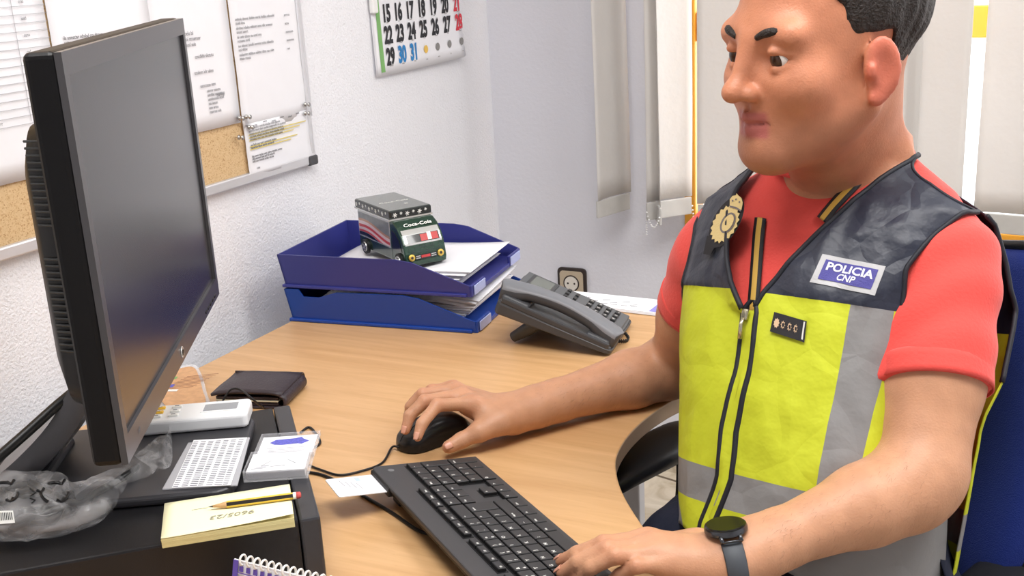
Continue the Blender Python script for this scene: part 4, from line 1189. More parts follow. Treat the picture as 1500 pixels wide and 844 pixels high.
# ------------------------------------------------------------------ desk calendar in front of the computer
m_purple = mat('calendar_purple', S(96, 76, 168), .6)
da = Pz(343, 815, DESK_Z + .100); 
dc = thing('desk_calendar', (float(da[0]), float(da[1]) + .0, DESK_Z + .0004), -.02, 'white spiral desk calendar with purple border in front of the computer', 'desk calendar')
DW, DH = .19, .097
for sgn in (-1, 1):
    b = MB(); G = [[(DW * i / 10, sgn * .030 * (1 - k / 8) - .0, DH * k / 8) for i in range(11)] for k in range(9)]
    b.grid(G if sgn < 0 else [r[::-1] for r in G]); b.build('board' if sgn > 0 else 'page', m_paper, dc, solid=.001)
slope = math.atan2(.030, DH)
Mpg = Matrix.Translation((0, -.0305, 0)) @ Matrix.Rotation(math.radians(90) - slope, 4, 'X')
hypo = math.hypot(.03, DH)
b = MB()
b.box((.0035, hypo / 2, .0012), (.006, hypo, .0006), 0)
for k in range(22): b.box((.0105 + .0085 * k, hypo - .0075, .0012), (.0046, .0052, .0006), 0)
for k in range(22): b.box((.0105 + .0085 * k, hypo - .0115, .0012), (.0085, .0008, .0006), 0)
pb = MB(); pb.v = [tuple(Mpg @ Vector(p)) for p in b.v]; pb.f = b.f; pb.m = b.m
pb.text('E', .024, 1, .0002, 0, Mpg @ Matrix.Translation((.045, hypo - .025, .0014)), bold=.03)
pb.build('print', m_purple, dc)
b = MB()
for k in range(22):
    x = .0105 + .0085 * k
    b.tube([(x, .0045 * math.cos(t), DH + .001 + .0050 * math.sin(t)) for t in np.linspace(0, 2 * math.pi, 17)], .0011, n=6, caps=False)
b.build('spiral', m_white, dc, smooth=True)
# ------------------------------------------------------------------ keyboard
m_kb = mat('keyboard_body', S(66, 65, 67), 0.42, spec=.4)
m_kbk = mat('keyboard_key', S(54, 54, 56), 0.4, spec=.4)
m_kbs = mat('keyboard_side', S(22, 22, 24), 0.5)
KF, KR = Pz(697, 668, .752), Pz(544, 682, .775)
ka = math.radians(143.2); kt = math.asin(.023 / .1455)
Kx = Vector((math.cos(ka), math.sin(ka), 0)); Ky = Vector((-math.sin(ka) * math.cos(kt), math.cos(ka) * math.cos(kt), math.sin(kt))); Kz = Kx.cross(Ky)
Mk = Matrix.Identity(4)
for j, c in enumerate((Kx, Ky, Kz, Vector(KF))):
    for i in range(3): Mk[i][j] = c[i]
KL, KW = .437, .1455
kb = thing('keyboard', None, 0, 'black full-size keyboard lying slantwise on the desk under the left hand', 'keyboard', M=Mk)
b = MB()
ol = [(0, 0), (0, KW - .006), (-.006, KW), (-KL, KW), (-KL, 0)]
b.prism(ol[::-1], -.006, 0, 0, bev=.0016); b.prism([(x * .985 - .003, y * .97 + .002) for x, y in ol][::-1], -.011, -.005, 1, bev=.001)
b.build('body', [m_kb, m_kbs], kb)
b = MB()
for x in (-.05, -KL + .05): b.box((x, KW - .022, -.0185), (.022, .012, .024), bev=.002)
b.build('foot', m_kbs, kb)
b = MB(); b.box((-.036, KW - .004, -.0075), (.062, .012, .011), bev=.0015); b.build('card_slot', m_kbs, kb)
b = MB(); b.lathe([(0, 0), (.0042, 0), (.0038, .0006), (0, .0006)], n=20, M=Matrix.Translation((-.018, KW - .020, 0))); b.build('logo', mat('dim_logo', S(110, 110, 112), .3), kb)
KP = .01865
def key(a, y, wu, hu, leg='', leg2=''):
    """a = distance of the key's right edge from the keyboard's right end, y = its rear edge"""
    w, h = wu * KP - .0022, hu * KP - .0022
    cx_, cy_ = -a - w / 2 - .0010, y - h / 2 - .0010
    k = MB()
    t = .0048; ti = .0011
    vs = [(cx_ + sx * w / 2, cy_ + sy * h / 2, .0) for sx, sy in ((-1, -1), (1, -1), (1, 1), (-1, 1))] + \
         [(cx_ + sx * (w / 2), cy_ + sy * (h / 2), t - .0007) for sx, sy in ((-1, -1), (1, -1), (1, 1), (-1, 1))] + \
         [(cx_ + sx * (w / 2 - .0006), cy_ + sy * (h / 2 - .0006), t) for sx, sy in ((-1, -1), (1, -1), (1, 1), (-1, 1))]
    fs = [(8, 9, 10, 11)]
    for i in range(4):
        j = (i + 1) % 4; fs.append((4 + i, 4 + j, 8 + j, 8 + i))
    k.add(vs, fs, 0); k.add(vs[:8], [(i, (i + 1) % 4, 4 + (i + 1) % 4, 4 + i) for i in range(4)], 2)
    if leg:
        k.text(leg, .0058 if len(leg) == 1 else .0036, 1, .00004, 1, Matrix.Translation((cx_ - w / 2 + .0018, cy_ + h / 2 - (.0048 if hu > .8 else h / 2), t + .0001)), 'LEFT', bold=.02)
    if leg2:
        k.text(leg2, .0048, 1, .00004, 1, Matrix.Translation((cx_ - w / 2 + .0020, cy_ - h / 2 + .0042, t + .0001)), 'LEFT', bold=.02)
    k.build('key', [m_kbk, m_white, m_kbs], kb)
Y1 = .1035
b = MB()
for a0, a1, y0, y1 in ((.0100, .0855, .0088, .1045), (.0855, .1435, .0645, .1045), (.1035, .1250, .0265, .0480), (.0855, .1435, .0088, .0285), (.1432, .4255, .0088, .1045),
                       (.0855, .1435, .1062, .1195), (.1432, .2195, .1062, .1195), (.2270, .3035, .1062, .1195), (.3115, .3880, .1062, .1195), (.4040, .4255, .1062, .1195)):
    b.box((-(a0 + a1) / 2, (y0 + y1) / 2, .0001), (a1 - a0, y1 - y0, .0006))
b.build('key_gap_shade', m_kbs, kb)  # near-black plates put the shade between the keys into colour
ry = [Y1 - KP * i for i in range(5)]
A0 = .0108
# number pad, right to left
for i, s in enumerate(('-', '*', '/', 'Bloq')): key(A0 + KP * .985 * i, ry[0], .985, 1, s)
key(A0, ry[1], .985, 2, '+'); key(A0, ry[3], .985, 2, 'Intro')
for r, row in enumerate(('987', '654', '321')):
    for i, s in enumerate(row): key(A0 + KP * .985 * (i + 1), ry[r + 1], .985, 1, s)
key(A0 + KP * .985, ry[4], .985, 1, '.'); key(A0 + KP * .985 * 2, ry[4], 1.97, 1, '0')
# middle block
A1 = .0862
for r, row in enumerate((('Re', 'Ini', 'Ins'), ('Av', 'Fin', 'Sup'))):
    for i, s in enumerate(row): key(A1 + KP * i, ry[r], 1, 1, s)
key(A1 + KP, ry[3], 1, 1, '^'); 
for i, s in enumerate('>v<'): key(A1 + KP * i, ry[4], 1, 1, s)
YF_ = .1185; FH = .60
for i, s in enumerate(('Paus', 'Desp', 'Imp')): key(A1 + KP * i, YF_, 1, FH, s)
# main block
A2 = .1440
for i in range(12): key(A2 + KP * (i + (i // 4) * .52), YF_, 1, FH, 'F%d' % (12 - i))
key(A2 + KP * 14, YF_, 1, FH, 'Esc')
def row(y, keys):
    a = A2
    for s, w, s2 in keys:
        key(a, y, w, 1, s, s2); a += KP * w
row(ry[0], [('<-', 2, '')] + [(c, 1, d) for c, d in zip('?`=)(/&%$"@!a', "!'0987654321o")][:13])
key(A2, ry[1], 1.25, 2, 'Intro')
a = A2 + KP * 1.25
for s in '*^POIUYTREWQ': key(a, ry[1], 1, 1, s); a += KP
key(a, ry[1], 1.75, 1, 'Tab')
a = A2 + KP * 1.25
for s in '}{NLKJHGFDSA': key(a, ry[2], 1, 1, s); a += KP
key(a, ry[2], 1.75, 1, 'Bloq')
row(ry[3], [('Mayus', 2.75, '')] + [(c, 1, '') for c in '_:;MNBVCXZ'] + [('<', 1, ''), ('Mayus', 1.25, '')])
row(ry[4], [('Ctrl', 1.25, ''), ('=', 1.25, ''), ('Win', 1.25, ''), ('Alt', 1.25, ''), ('', 6.25, ''), ('Alt', 1.25, ''), ('Win', 1.25, ''), ('Ctrl', 1.25, '')])
# identity card in the reader slot
q = [Pz(495, 706, .765), Pz(508, 724, .765), Pz(572, 716, .765), Pz(556, 697, .765)]
Mi = Mk @ Matrix.Translation((-.036, KW + .030, -.0075))
ic = thing('smart_card', None, 0, 'white smart card plugged into the slot at the rear edge of the keyboard', 'card', M=Mi)
b = MB(); b.prism(rr(.054, .064, .003), -.0005, .0005); b.build('card', m_paper, ic)
b = MB()
for k in range(4): b.box((.010 - .004 * k, .016 - .006 * k, .0006), (.018, .0010, .0002), 0, rz=.1)
b.box((.017, -.006, .0006), (.010, .006, .0002), 1); b.build('print', [m_inkf, mat('pale_blue_print', S(190, 206, 232), .6)], ic)

# ------------------------------------------------------------------ mouse
m_mouse = mat('mouse_black', S(30, 31, 33), 0.32, spec=.45)
m_mside = mat('mouse_side', S(20, 20, 22), 0.4)
f0, f1 = Pz(585, 652, .752), Pz(690, 616, .752)
md = Vector(f0 - f1); md.z = 0; ma = math.atan2(md.y, md.x); ML, MWd, MHh = .114, .060, .0345
Mmo = Matrix.Translation((f0[0], f0[1], DESK_Z + .0006)) @ Matrix.Rotation(ma, 4, 'Z') @ Matrix.Translation((-.002, -.004, 0))
ms = thing('computer_mouse', None, 0, 'black wired computer mouse under the right hand', 'mouse', M=Mmo)
def mouse_z(u): return MHh * (math.sin(math.pi * min(1, .13 + .83 * (1 - u) ** .0) * .5) if False else (.42 + .58 * math.sin(math.pi * (.12 + .80 * u) ) ) )
def mouse_prof(u):
    w = MWd / 2 * (1 - abs(2 * u - 1) ** 4.2) ** .5 * (1 - .10 * math.sin(math.pi * u)) if 0 < u < 1 else 0
    h = lerp(.015, .019, u) + .0185 * math.sin(math.pi * min(1, u * .92 + .05)) ** 1.2
    return max(w, .002), h * (1 - max(0, (u - .80) / .20) ** 2 * .62) * (1 - max(0, (.06 - u) / .06) * .35)
b = MB(); G = []
for i in range(41):
    u = i / 40; uu = .5 - .5 * math.cos(math.pi * u); w, h = mouse_prof(uu); row = []
    for j in range(25):
        a_ = math.pi * j / 24; ca, sa = math.cos(a_), math.sin(a_)
        row.append((-ML * uu, w * math.copysign(abs(ca) ** .62, ca), .001 + h * abs(sa) ** .62))
    G.append(row)
b.grid(G, 0)
for row in (G[0], G[-1]): b.add(row, [tuple(range(25))])
b.add([p for r in G for p in (r[0], r[-1])], [(2 * i, 2 * i + 1, 2 * i + 3, 2 * i + 2) for i in range(40)])
o = b.build('shell', [m_mouse, m_mside], ms, smooth=True)
for p in o.data.polygons:
    if p.center.z < .010: p.material_index = 1
b = MB(); b.tube([(-ML * (.5 - .5 * math.cos(math.pi * i / 40)), 0, .0012 + mouse_prof(.5 - .5 * math.cos(math.pi * i / 40))[1]) for i in range(3, 18)], .0006, n=6); b.build('button_gap', m_kbs, ms)
b = MB(); h_ = mouse_prof(.16)[1]; b.lathe([(0, -.0035), (.008, -.0035), (.0092, -.002), (.0092, .002), (.008, .0035), (0, .0035)], n=24, M=Matrix.Translation((-ML * .17, 0, h_ - .006)) @ R90); b.build('scroll_wheel', m_kbs, ms, smooth=True)
mc_ = Mmo @ Vector((.0, 0, .006))
zc = DESK_Z + .0022
cab('mouse_cable', [mc_, mc_ + Vector((-.012, .0, -.002)), Pz(560, 678, zc), Pz(530, 690, zc), Pz(498, 696, zc), Pz(472, 689, zc), Pz(452, 681, zc), Pz(440, 672, zc)], .0016, 'thin black mouse cable running from the mouse to the computer')
kq = Mk @ Vector((-.21, KW - .004, -.009))
cab('keyboard_cable', [kq, Pz(638, 786, zc + .002), Pz(610, 776, zc), Pz(575, 752, zc), Pz(540, 731, zc), Pz(505, 711, zc), Pz(475, 697, zc), Pz(452, 692, zc), Pz(430, 690, zc)], .0022, 'black keyboard cable curving over the desk to the computer')
# ------------------------------------------------------------------ smooth bodies grown from joints (implicit surface -> one mesh)
class Grp:
    """shapes blended together; bounding sphere for speed"""
    def __init__(s, k): s.k = k; s.items = []; s.pts = []; s.r = 0
    def cap(s, a, b, ra, rb, k=None, sub=False):
        a, b = np.array(a, float), np.array(b, float); ab = b - a; L2 = float(ab @ ab) + 1e-12
        def f(P, a=a, ab=ab, L2=L2, ra=ra, rb=rb):
            t = np.clip(((P - a) @ ab) / L2, 0, 1); d = P - a - t[:, None] * ab
            return np.sqrt((d * d).sum(1)) - (ra + (rb - ra) * t)
        s.items.append((f, s.k if k is None else k, sub))
        if not sub: s.pts += [(a, ra), (b, rb)]
        return s
    def chain(s, P, R, k=None):
        for i in range(len(P) - 1): s.cap(P[i], P[i + 1], R[i], R[i + 1], k)
        return s
    def ell(s, c, rad, M=None, k=None, sub=False):
        c = np.array(c, float); rad = np.array(rad, float); M = np.eye(3) if M is None else np.array(M)
        def f(P, c=c, rad=rad, M=M):
            q = (P - c) @ M.T; k0 = np.sqrt(((q / rad) ** 2).sum(1)); k1 = np.sqrt(((q / rad ** 2) ** 2).sum(1)) + 1e-9
            return k0 * (k0 - 1) / k1
        s.items.append((f, s.k if k is None else k, sub))
        if not sub: s.pts.append((c, float(rad.max())))
        return s
    def fn(s, f, c, r, k=None, sub=False):
        s.items.append((f, s.k if k is None else k, sub))
        if not sub: s.pts.append((np.array(c, float), r))
        return s
    def ball(s):
        C = np.mean([p for p, r in s.pts], 0); return C, max(np.linalg.norm(p - C) + r for p, r in s.pts)
    def ev(s, P):
        v = None
        for f, k, sub in s.items:
            d = f(P)
            if v is None: v = d; continue
            if sub:
                h = np.clip(k - np.abs(-v - d), 0, None) / max(k, 1e-6); v = np.maximum(v, -d) + h * h * k * .25
            else:
                h = np.clip(k - np.abs(v - d), 0, None) / max(k, 1e-6); v = np.minimum(v, d) - h * h * k * .25
        return v

def evaluate(P, groups, ks, margin=.04):
    """groups joined one after another with blend ks[i]"""
    v = np.full(len(P), 1.0)
    for g, k in zip(groups, ks):
        C, r = g.ball(); d = P - C; idx = np.nonzero((d * d).sum(1) < (r + margin) ** 2)[0]
        if not len(idx): continue
        for s0 in range(0, len(idx), 400000):
            ii = idx[s0:s0 + 400000]; e = g.ev(P[ii]); a = v[ii]
            if k > 0:
                h = np.clip(k - np.abs(a - e), 0, None) / k; v[ii] = np.minimum(a, e) - h * h * k * .25
            else: v[ii] = np.minimum(a, e)
    return v

def surface(field, lo, hi, h, relax=2):
    """naive surface nets of field<0 on a sparse grid; returns vertices and quads"""
    lo = np.array(lo, float); B = 8; nb = np.ceil((np.array(hi) - lo) / (h * B)).astype(int); n = nb * B
    bc = np.stack(np.meshgrid(*[np.arange(k) for k in nb], indexing='ij'), -1).reshape(-1, 3)
    cv = field(lo + (bc + .5) * B * h)
    F = np.repeat(np.repeat(np.repeat(cv.reshape(nb), B, 0), B, 1), B, 2).astype(np.float32)
    act = np.abs(cv) < B * h * 1.15
    loc = np.stack(np.meshgrid(*[np.arange(B)] * 3, indexing='ij'), -1).reshape(-1, 3)
    ab = bc[act]
    for s0 in range(0, len(ab), 2000):
        I = (ab[s0:s0 + 2000, None, :] * B + loc[None]).reshape(-1, 3)
        F[I[:, 0], I[:, 1], I[:, 2]] = field(lo + I * h)
    S_ = F < 0
    A = S_[:-1, :-1, :-1]; anyv = A.copy(); allv = A.copy()
    for dx in (0, 1):
        for dy in (0, 1):
            for dz in (0, 1):
                q = S_[dx:n[0] - 1 + dx, dy:n[1] - 1 + dy, dz:n[2] - 1 + dz]; anyv |= q; allv &= q
    C = np.argwhere(anyv & ~allv); idx = -np.ones(anyv.shape, np.int32); idx[C[:, 0], C[:, 1], C[:, 2]] = np.arange(len(C))
    acc = np.zeros((len(C), 3)); cnt = np.zeros(len(C))
    cor = [np.array(c) for c in ((0,0,0),(1,0,0),(0,1,0),(1,1,0),(0,0,1),(1,0,1),(0,1,1),(1,1,1))]
    val = [F[C[:, 0] + c[0], C[:, 1] + c[1], C[:, 2] + c[2]] for c in cor]
    for a in range(8):
        for b in range(a + 1, 8):
            if np.abs(cor[a] - cor[b]).sum() != 1: continue
            m = (val[a] < 0) != (val[b] < 0); t = val[a][m] / (val[a][m] - val[b][m] + 1e-12)
            acc[m] += cor[a] + t[:, None] * (cor[b] - cor[a]); cnt[m] += 1
    V = lo + (C + acc / cnt[:, None]) * h
    Q = []
    for ax in range(3):
        o1, o2 = [(1, 2), (2, 0), (0, 1)][ax]
        s0 = [slice(None)] * 3; s1 = [slice(None)] * 3; s0[ax] = slice(0, -1); s1[ax] = slice(1, None)
        E = np.argwhere(S_[tuple(s0)] != S_[tuple(s1)])
        E = E[(E[:, o1] > 0) & (E[:, o2] > 0) & (E[:, o1] < n[o1] - 1) & (E[:, o2] < n[o2] - 1)]
        inside = S_[E[:, 0], E[:, 1], E[:, 2]]
        u = np.zeros(3, int); w = np.zeros(3, int); u[o1] = 1; w[o2] = 1
        g = lambda K: idx[K[:, 0], K[:, 1], K[:, 2]]
        q = np.stack([g(E - u - w), g(E - w), g(E), g(E - u)], 1)
        q[~inside] = q[~inside][:, ::-1]; Q.append(q[(q >= 0).all(1)])
    Q = np.concatenate(Q)
    for _ in range(relax):
        s = np.zeros_like(V); c = np.zeros(len(V))
        for i in range(4):
            np.add.at(s, Q[:, i], V[Q[:, (i + 1) % 4]]); np.add.at(c, Q[:, i], 1)
            np.add.at(s, Q[:, i], V[Q[:, (i - 1) % 4]]); np.add.at(c, Q[:, i], 1)
        V = V * .5 + .5 * s / np.maximum(c, 1)[:, None]
    return V, Q

def mesh_np(name, V, Q, mats, parent, mi=None, col=None):
    inv = np.array(mworld(parent).inverted()); Vl = V @ inv[:3, :3].T + inv[:3, 3]
    me = bpy.data.meshes.new(name)
    me.vertices.add(len(V)); me.vertices.foreach_set('co', Vl.astype(np.float32).ravel())
    me.loops.add(Q.size); me.loops.foreach_set('vertex_index', Q.astype(np.int32).ravel())
    me.polygons.add(len(Q)); me.polygons.foreach_set('loop_start', np.arange(0, Q.size, 4, dtype=np.int32))
    me.update(calc_edges=True)
    me.polygons.foreach_set('use_smooth', [True] * len(Q))
    for m in (mats if isinstance(mats, (list, tuple)) else [mats]): me.materials.append(m)
    if mi is not None: me.polygons.foreach_set('material_index', mi.astype(np.int32))
    if col is not None:
        at = me.attributes.new('pigment', 'FLOAT_COLOR', 'POINT'); at.data.foreach_set('color', np.concatenate([col, np.ones((len(V), 1))], 1).astype(np.float32).ravel())
    me.validate(); me.update()
    o = bpy.data.objects.new(name, me); COL.objects.link(o); o.parent = parent
    return o
# ------------------------------------------------------------------ the man
NB = np.array([-.247, 1.362, 1.121])           # base of the neck
_az, _ln, _rl = math.radians(249.04), math.radians(21.34), math.radians(4.416)
_F = np.array([math.cos(_az), math.sin(_az), 0]); _Z = np.array([0, 0, 1.0])
_U = math.cos(_ln) * _Z - math.sin(_ln) * _F; TF = math.cos(_ln) * _F + math.sin(_ln) * _Z
_X = np.cross(_Z, _F); TX = math.cos(_rl) * _X + math.sin(_rl) * _U; TU = math.cos(_rl) * _U - math.sin(_rl) * _X
TM = np.stack([TX, TF, TU])                    # rows: his left, forward, up
def T2W(p): return NB + np.asarray(p, float) @ TM
def W2T(P): return (np.asarray(P, float) - NB) @ TM.T
man = thing('person', (float(NB[0]) - .04, float(NB[1]) - .16, .50), 0,
            'seated man in red T-shirt and yellow vest, right hand on the mouse, left on keyboard', 'person')

# torso profile: half widths and depths down from the neck
_tz = np.array([-.60, -.52, -.45, -.376, -.30, -.23, -.17, -.10, -.06, -.03, .0, .03])
_wL = np.array([.204, .204, .203, .195, .180, .175, .180, .188, .184, .155, .112, .075])
_wLb = np.array([.203, .204, .205, .207, .209, .208, .190, .188, .184, .155, .112, .075])
_wR = np.array([.100, .098, .100, .121, .143, .161, .172, .178, .170, .135, .090, .06])
_df = np.array([.13, .135, .137, .137, .134, .127, .116, .098, .078, .055, .030, .0])
_db = np.array([.13, .13, .13, .128, .126, .122, .116, .105, .090, .070, .050, .03])
def ip(z, a): return np.interp(z, _tz, a)
def tor(x, z, back=False, grow=0.0, wide=0.0):
    """local y of the torso surface"""
    w = (ip(z, _wL) if x >= 0 else ip(z, _wR)) + wide; d = ip(z, _db if back else _df) + grow
    e = max(0.0, 1 - (abs(x) / w) ** 2.5) ** .5
    return (-d * e if back else d * e) - .010

# joints
SR, SL = Pd(1052, 366, 1.455), Pd(1388, 388, 1.235)
ER, EL = Pz(993, 536, .785), Pd(1349, 708, 1.165)
WR, WL = Pz(753, 605, .773), Pz(1068, 819, .790)

def fingers(chains, palm, wrist):
    out = []
    for P, R in chains:
        g = Grp(.006); g.chain(P, R, .004); out.append(g)
    return out
def jt(L): return [Pz(*p) for p in L]
skin = []; ks = []
def hand(W, fore, MC, FI, TH, rad, trad):
    """W wrist, fore = unit vector from wrist to elbow, MC knuckles, FI finger joints per finger, TH thumb joints"""
    palm = Grp(.016)
    lat = (MC[0] - MC[-1]); lat /= np.linalg.norm(lat)
    for i, m in enumerate(MC):
        base = W + lat * (.011 - .0075 * i) - fore * .012
        palm.cap(base, m - np.array([0, 0, .003]), .0155, .0105)
        if i < len(MC) - 1: palm.cap(base, (m + MC[i + 1]) / 2 - np.array([0, 0, .006]), .0145, .0095)
    palm.cap(TH[0], TH[1], .0150, .0125)
    palm.cap(TH[0], (MC[0] + MC[1]) / 2 - np.array([0, 0, .010]), .014, .009)
    palm.cap(W + lat * .010, W - lat * .010, .0195, .0195); palm.cap(W + lat * .009 + fore * .03, W - lat * .009 + fore * .03, .021, .021)
    res = []
    for i, (m, ch) in enumerate(zip(MC, FI)):
        g = Grp(.005); k = rad[i]
        pts = [m] + ch; R = [.0098 * k, .0088 * k, .0079 * k, .0066 * k]
        g.chain(pts, R, .003)
        g.cap(pts[1], pts[1] + (pts[1] - pts[2]) * .02 + np.array([0, 0, .0009]), .0088 * k, .0086 * k, .003)     # knuckle
        res.append(g)
    th = Grp(.006); th.chain(TH, trad, .004); res.append(th)
    return palm, res
RH = dict(W=WR, MC=jt([(690, 591, .800), (677, 579, .802), (668, 571, .797), (664, 567, .787)]),
          FI=[jt([(640, 594, .809), (618, 621, .795), (612, 640, .782)]), jt([(622, 588, .808), (600, 609, .793), (594, 630, .777)]),
              jt([(619, 578, .799), (601, 596, .782), (598, 612, .764)]), jt([(632, 571, .783), (613, 580, .768), (603, 588, .757)])],
          TH=jt([(735, 617, .776), (703, 632, .770), (676, 645, .762), (657, 655, .757)]), rad=(1, 1.03, .97, .86), trad=[.0130, .0115, .0108, .0090])
LH = dict(W=WL, MC=jt([(948, 789, .798), (957, 799, .800), (968, 811, .797), (985, 826, .789)]),
          FI=[jt([(884, 797, .803), (845, 811, .789), (822, 822, .774)]), jt([(890, 806, .803), (847, 824, .788), (823, 839, .772)]),
              jt([(902, 814, .803), (866, 832, .788), (845, 846, .771)]), jt([(932, 829, .795), (908, 842, .781), (893, 853, .769)])],
          TH=jt([(1022, 800, .783), (965, 800, .770), (925, 806, .764), (895, 815, .766)]), rad=(1, 1.03, .98, .88), trad=[.0125, .0110, .0105, .0088])
def unit(v): return v / np.linalg.norm(v)
# arms
def arm(S_, E_, W_, f=1.0):
    g = Grp(.016)
    ax = unit(W_ - E_); up = unit(S_ - E_); side = unit(np.cross(ax, np.array([0, 0, 1.0])))
    L_ = float(np.linalg.norm(W_ - E_))
    g.cap(S_, S_ * .45 + E_ * .55, .049, .0505); g.cap(S_ * .45 + E_ * .55, E_ + up * .02, .0505, .044)
    g.cap(E_ + up * .01, E_ + ax * .02, .043, .043)
    g.cap(E_ + ax * .01, E_ + ax * L_ * .30, .043, .0405 * f); g.cap(E_ + ax * L_ * .30, W_ - ax * .04, .0405 * f, .0265 * f)
    for q in (-1, 1):
        g.cap(E_ * .25 + W_ * .75 + side * q * .006, W_ + side * q * .0075, .0260, .0215, .012)
    return g
GR, GL = arm(SR, ER, WR, 1.0), arm(SL, EL, WL)
pR, fR = hand(RH['W'], unit(ER - WR), RH['MC'], RH['FI'], RH['TH'], RH['rad'], RH['trad'])
pL, fL = hand(LH['W'], unit(EL - WL), LH['MC'], LH['FI'], LH['TH'], LH['rad'], LH['trad'])

# head
HC = Pd(1206, 62, 1.215); HS = 1.10
_ha, _hp = math.radians(231), math.radians(-6)
HF = np.array([math.cos(_ha) * math.cos(_hp), math.sin(_ha) * math.cos(_hp), math.sin(_hp)]); HL = np.array([-math.sin(_ha), math.cos(_ha), 0]); HU = np.cross(HF, HL)
HM = np.stack([HL, HF, HU])
def H2W(p): return HC + HS * (np.asarray(p, float) @ HM)
def W2H(P): return ((P - HC) @ HM.T) / HS
class HG(Grp):
    """head shapes written in head coordinates (left, forward, up)"""
    def hc(s, a, b, ra, rb, k=.012, sub=False): return s.cap(H2W(a), H2W(b), ra * HS, rb * HS, k * HS, sub)
    def he(s, c, r, k=.015, sub=False, rot=None): return s.ell(H2W(c), np.array(r) * HS, (rot @ HM) if rot is not None else HM, k * HS, sub)
hd = HG(.02)
hd.he((0, -.018, .040), (.074, .096, .088))
hd.he((0, .028, -.018), (.062, .066, .085), .03)
hd.he((0, .036, -.065), (.047, .050, .047), .03)
hd.hc((-.052, .0, -.055), (-.018, .074, -.094), .017, .014, .03); hd.hc((.052, .0, -.055), (.018, .074, -.094), .017, .014, .03)
hd.he((0, .080, -.094), (.022, .017, .017), .02)
hd.hc((-.046, .074, .022), (.046, .074, .022), .011, .011, .02)
for q in (-1, 1):
    hd.he((q * .043, .062, -.026), (.022, .022, .020), .025)
    hd.he((q * .033, .094, .001), (.017, .014, .0115), .014, True)
hd.hc((0, .088, .018), (0, .106, -.022), .0075, .0085, .012)
hd.he((0, .110, -.028), (.0115, .0125, .0105), .010)
for q in (-1, 1):
    hd.he((q * .0125, .099, -.031), (.0072, .0095, .0075), .006)
    hd.he((q * .0068, .106, -.039), (.0036, .0060, .0035), .003, True)
hd.hc((-.021, .081, -.058), (0, .094, -.0545), .0045, .0065, .006); hd.hc((.021, .081, -.058), (0, .094, -.0545), .0045, .0065, .006)
hd.hc((-.019, .080, -.065), (0, .091, -.0675), .0045, .0070, .006); hd.hc((.019, .080, -.065), (0, .091, -.0675), .0045, .0070, .006)
hd.hc((-.024, .084, -.0612), (0, .1005, -.0608), .0013, .0013, .003, True); hd.hc((.024, .084, -.0612), (0, .1005, -.0608), .0013, .0013, .003, True)
hd.hc((0, .097, -.044), (0, .095, -.050), .0022, .0022, .004, True)
for q in (-1, 1):
    # lids over the eyeballs
    hd.hc((q * .018, .080, .0068), (q * .033, .0865, .0088), .0035, .0038, .004); hd.hc((q * .033, .0865, .0088), (q * .047, .076, .0058), .0038, .0034, .004)
    hd.hc((q * .019, .079, -.0068), (q * .033, .0845, -.0082), .0030, .0032, .004); hd.hc((q * .033, .0845, -.0082), (q * .046, .076, -.0050), .0032, .0030, .004)
    # ears
    ca, sa = math.cos(.45 * q), math.sin(.45 * q); rot = np.array([[ca, sa, 0], [-sa, ca, 0], [0, 0, 1.0]])
    hd.he((q * .079, -.002, -.020), (.0062, .018, .030), .006, False, rot)
    hd.he((q * .0865, .000, -.018), (.0052, .0110, .020), .003, True, rot)
    hd.hc((q * .079, .011, -.024), (q * .080, .011, -.018), .0045, .004, .004)
    hd.he((q * .077, .004, -.048), (.005, .009, .008), .006)
nk = Grp(.03)
jb = H2W((0, -.018, -.055))
nk.cap(T2W((0, -.028, -.03)), jb, .053, .050); nk.cap(T2W((0, .0, -.02)), H2W((0, .022, -.080)), .044, .040)
nk.cap(H2W((0, -.045, -.03)), T2W((0, -.05, .0)), .046, .052)
for q, s_ in ((-1, SR), (1, SL)):
    nk.cap(T2W((q * .03, -.03, .01)), s_ * .5 + T2W((0, -.03, -.08)) * .5, .036, .030, .03)
def torso_f(inset):
    def f(P):
        q = W2T(P); z = q[:, 2]; w = np.where(q[:, 0] >= 0, ip(z, np.minimum(_wL, .178)), ip(z, np.minimum(_wR, .172))) - inset; d = np.where(q[:, 1] + .01 >= 0, ip(z, _df), ip(z, _db)) - inset
        w = np.maximum(w, .01); d = np.maximum(d, .01)
        k = (np.abs(q[:, 0] / w) ** 2.4 + np.abs((q[:, 1] + .01) / d) ** 2.2) ** (1 / 2.3)
        v = (k - 1) * np.minimum(w, d) * .8
        return np.maximum(v, np.maximum(z - .028, -z - (.43 if inset > .02 else .60)))
    return f
tg = Grp(.03); tg.fn(torso_f(.022), T2W((0, 0, -.29)), .42)
body_groups = [tg, nk, hd, GR, GL]; body_ks = [0, .03, .022, .03, .03]
def body_field(P):
    v = evaluate(P, body_groups, body_ks, .05)
    for palm, fs in ((pR, fR), (pL, fL)):
        C, r = palm.ball(); idx = np.nonzero(((P - C) ** 2).sum(1) < (r + .14) ** 2)[0]
        if not len(idx): continue
        Q_ = P[idx]; pv = palm.ev(Q_); hv = pv.copy()
        for g in fs:
            fv = g.ev(Q_); k = .011; h = np.clip(k - np.abs(pv - fv), 0, None) / k; hv = np.minimum(hv, np.minimum(pv, fv) - h * h * k * .25)
        k = .018; a = v[idx]; h = np.clip(k - np.abs(a - hv), 0, None) / k; v[idx] = np.minimum(a, hv) - h * h * k * .25
    return v
Vb, Qb = surface(body_field, (-.86, .86, .60), (.05, 1.62, 1.425), .0026, 2)

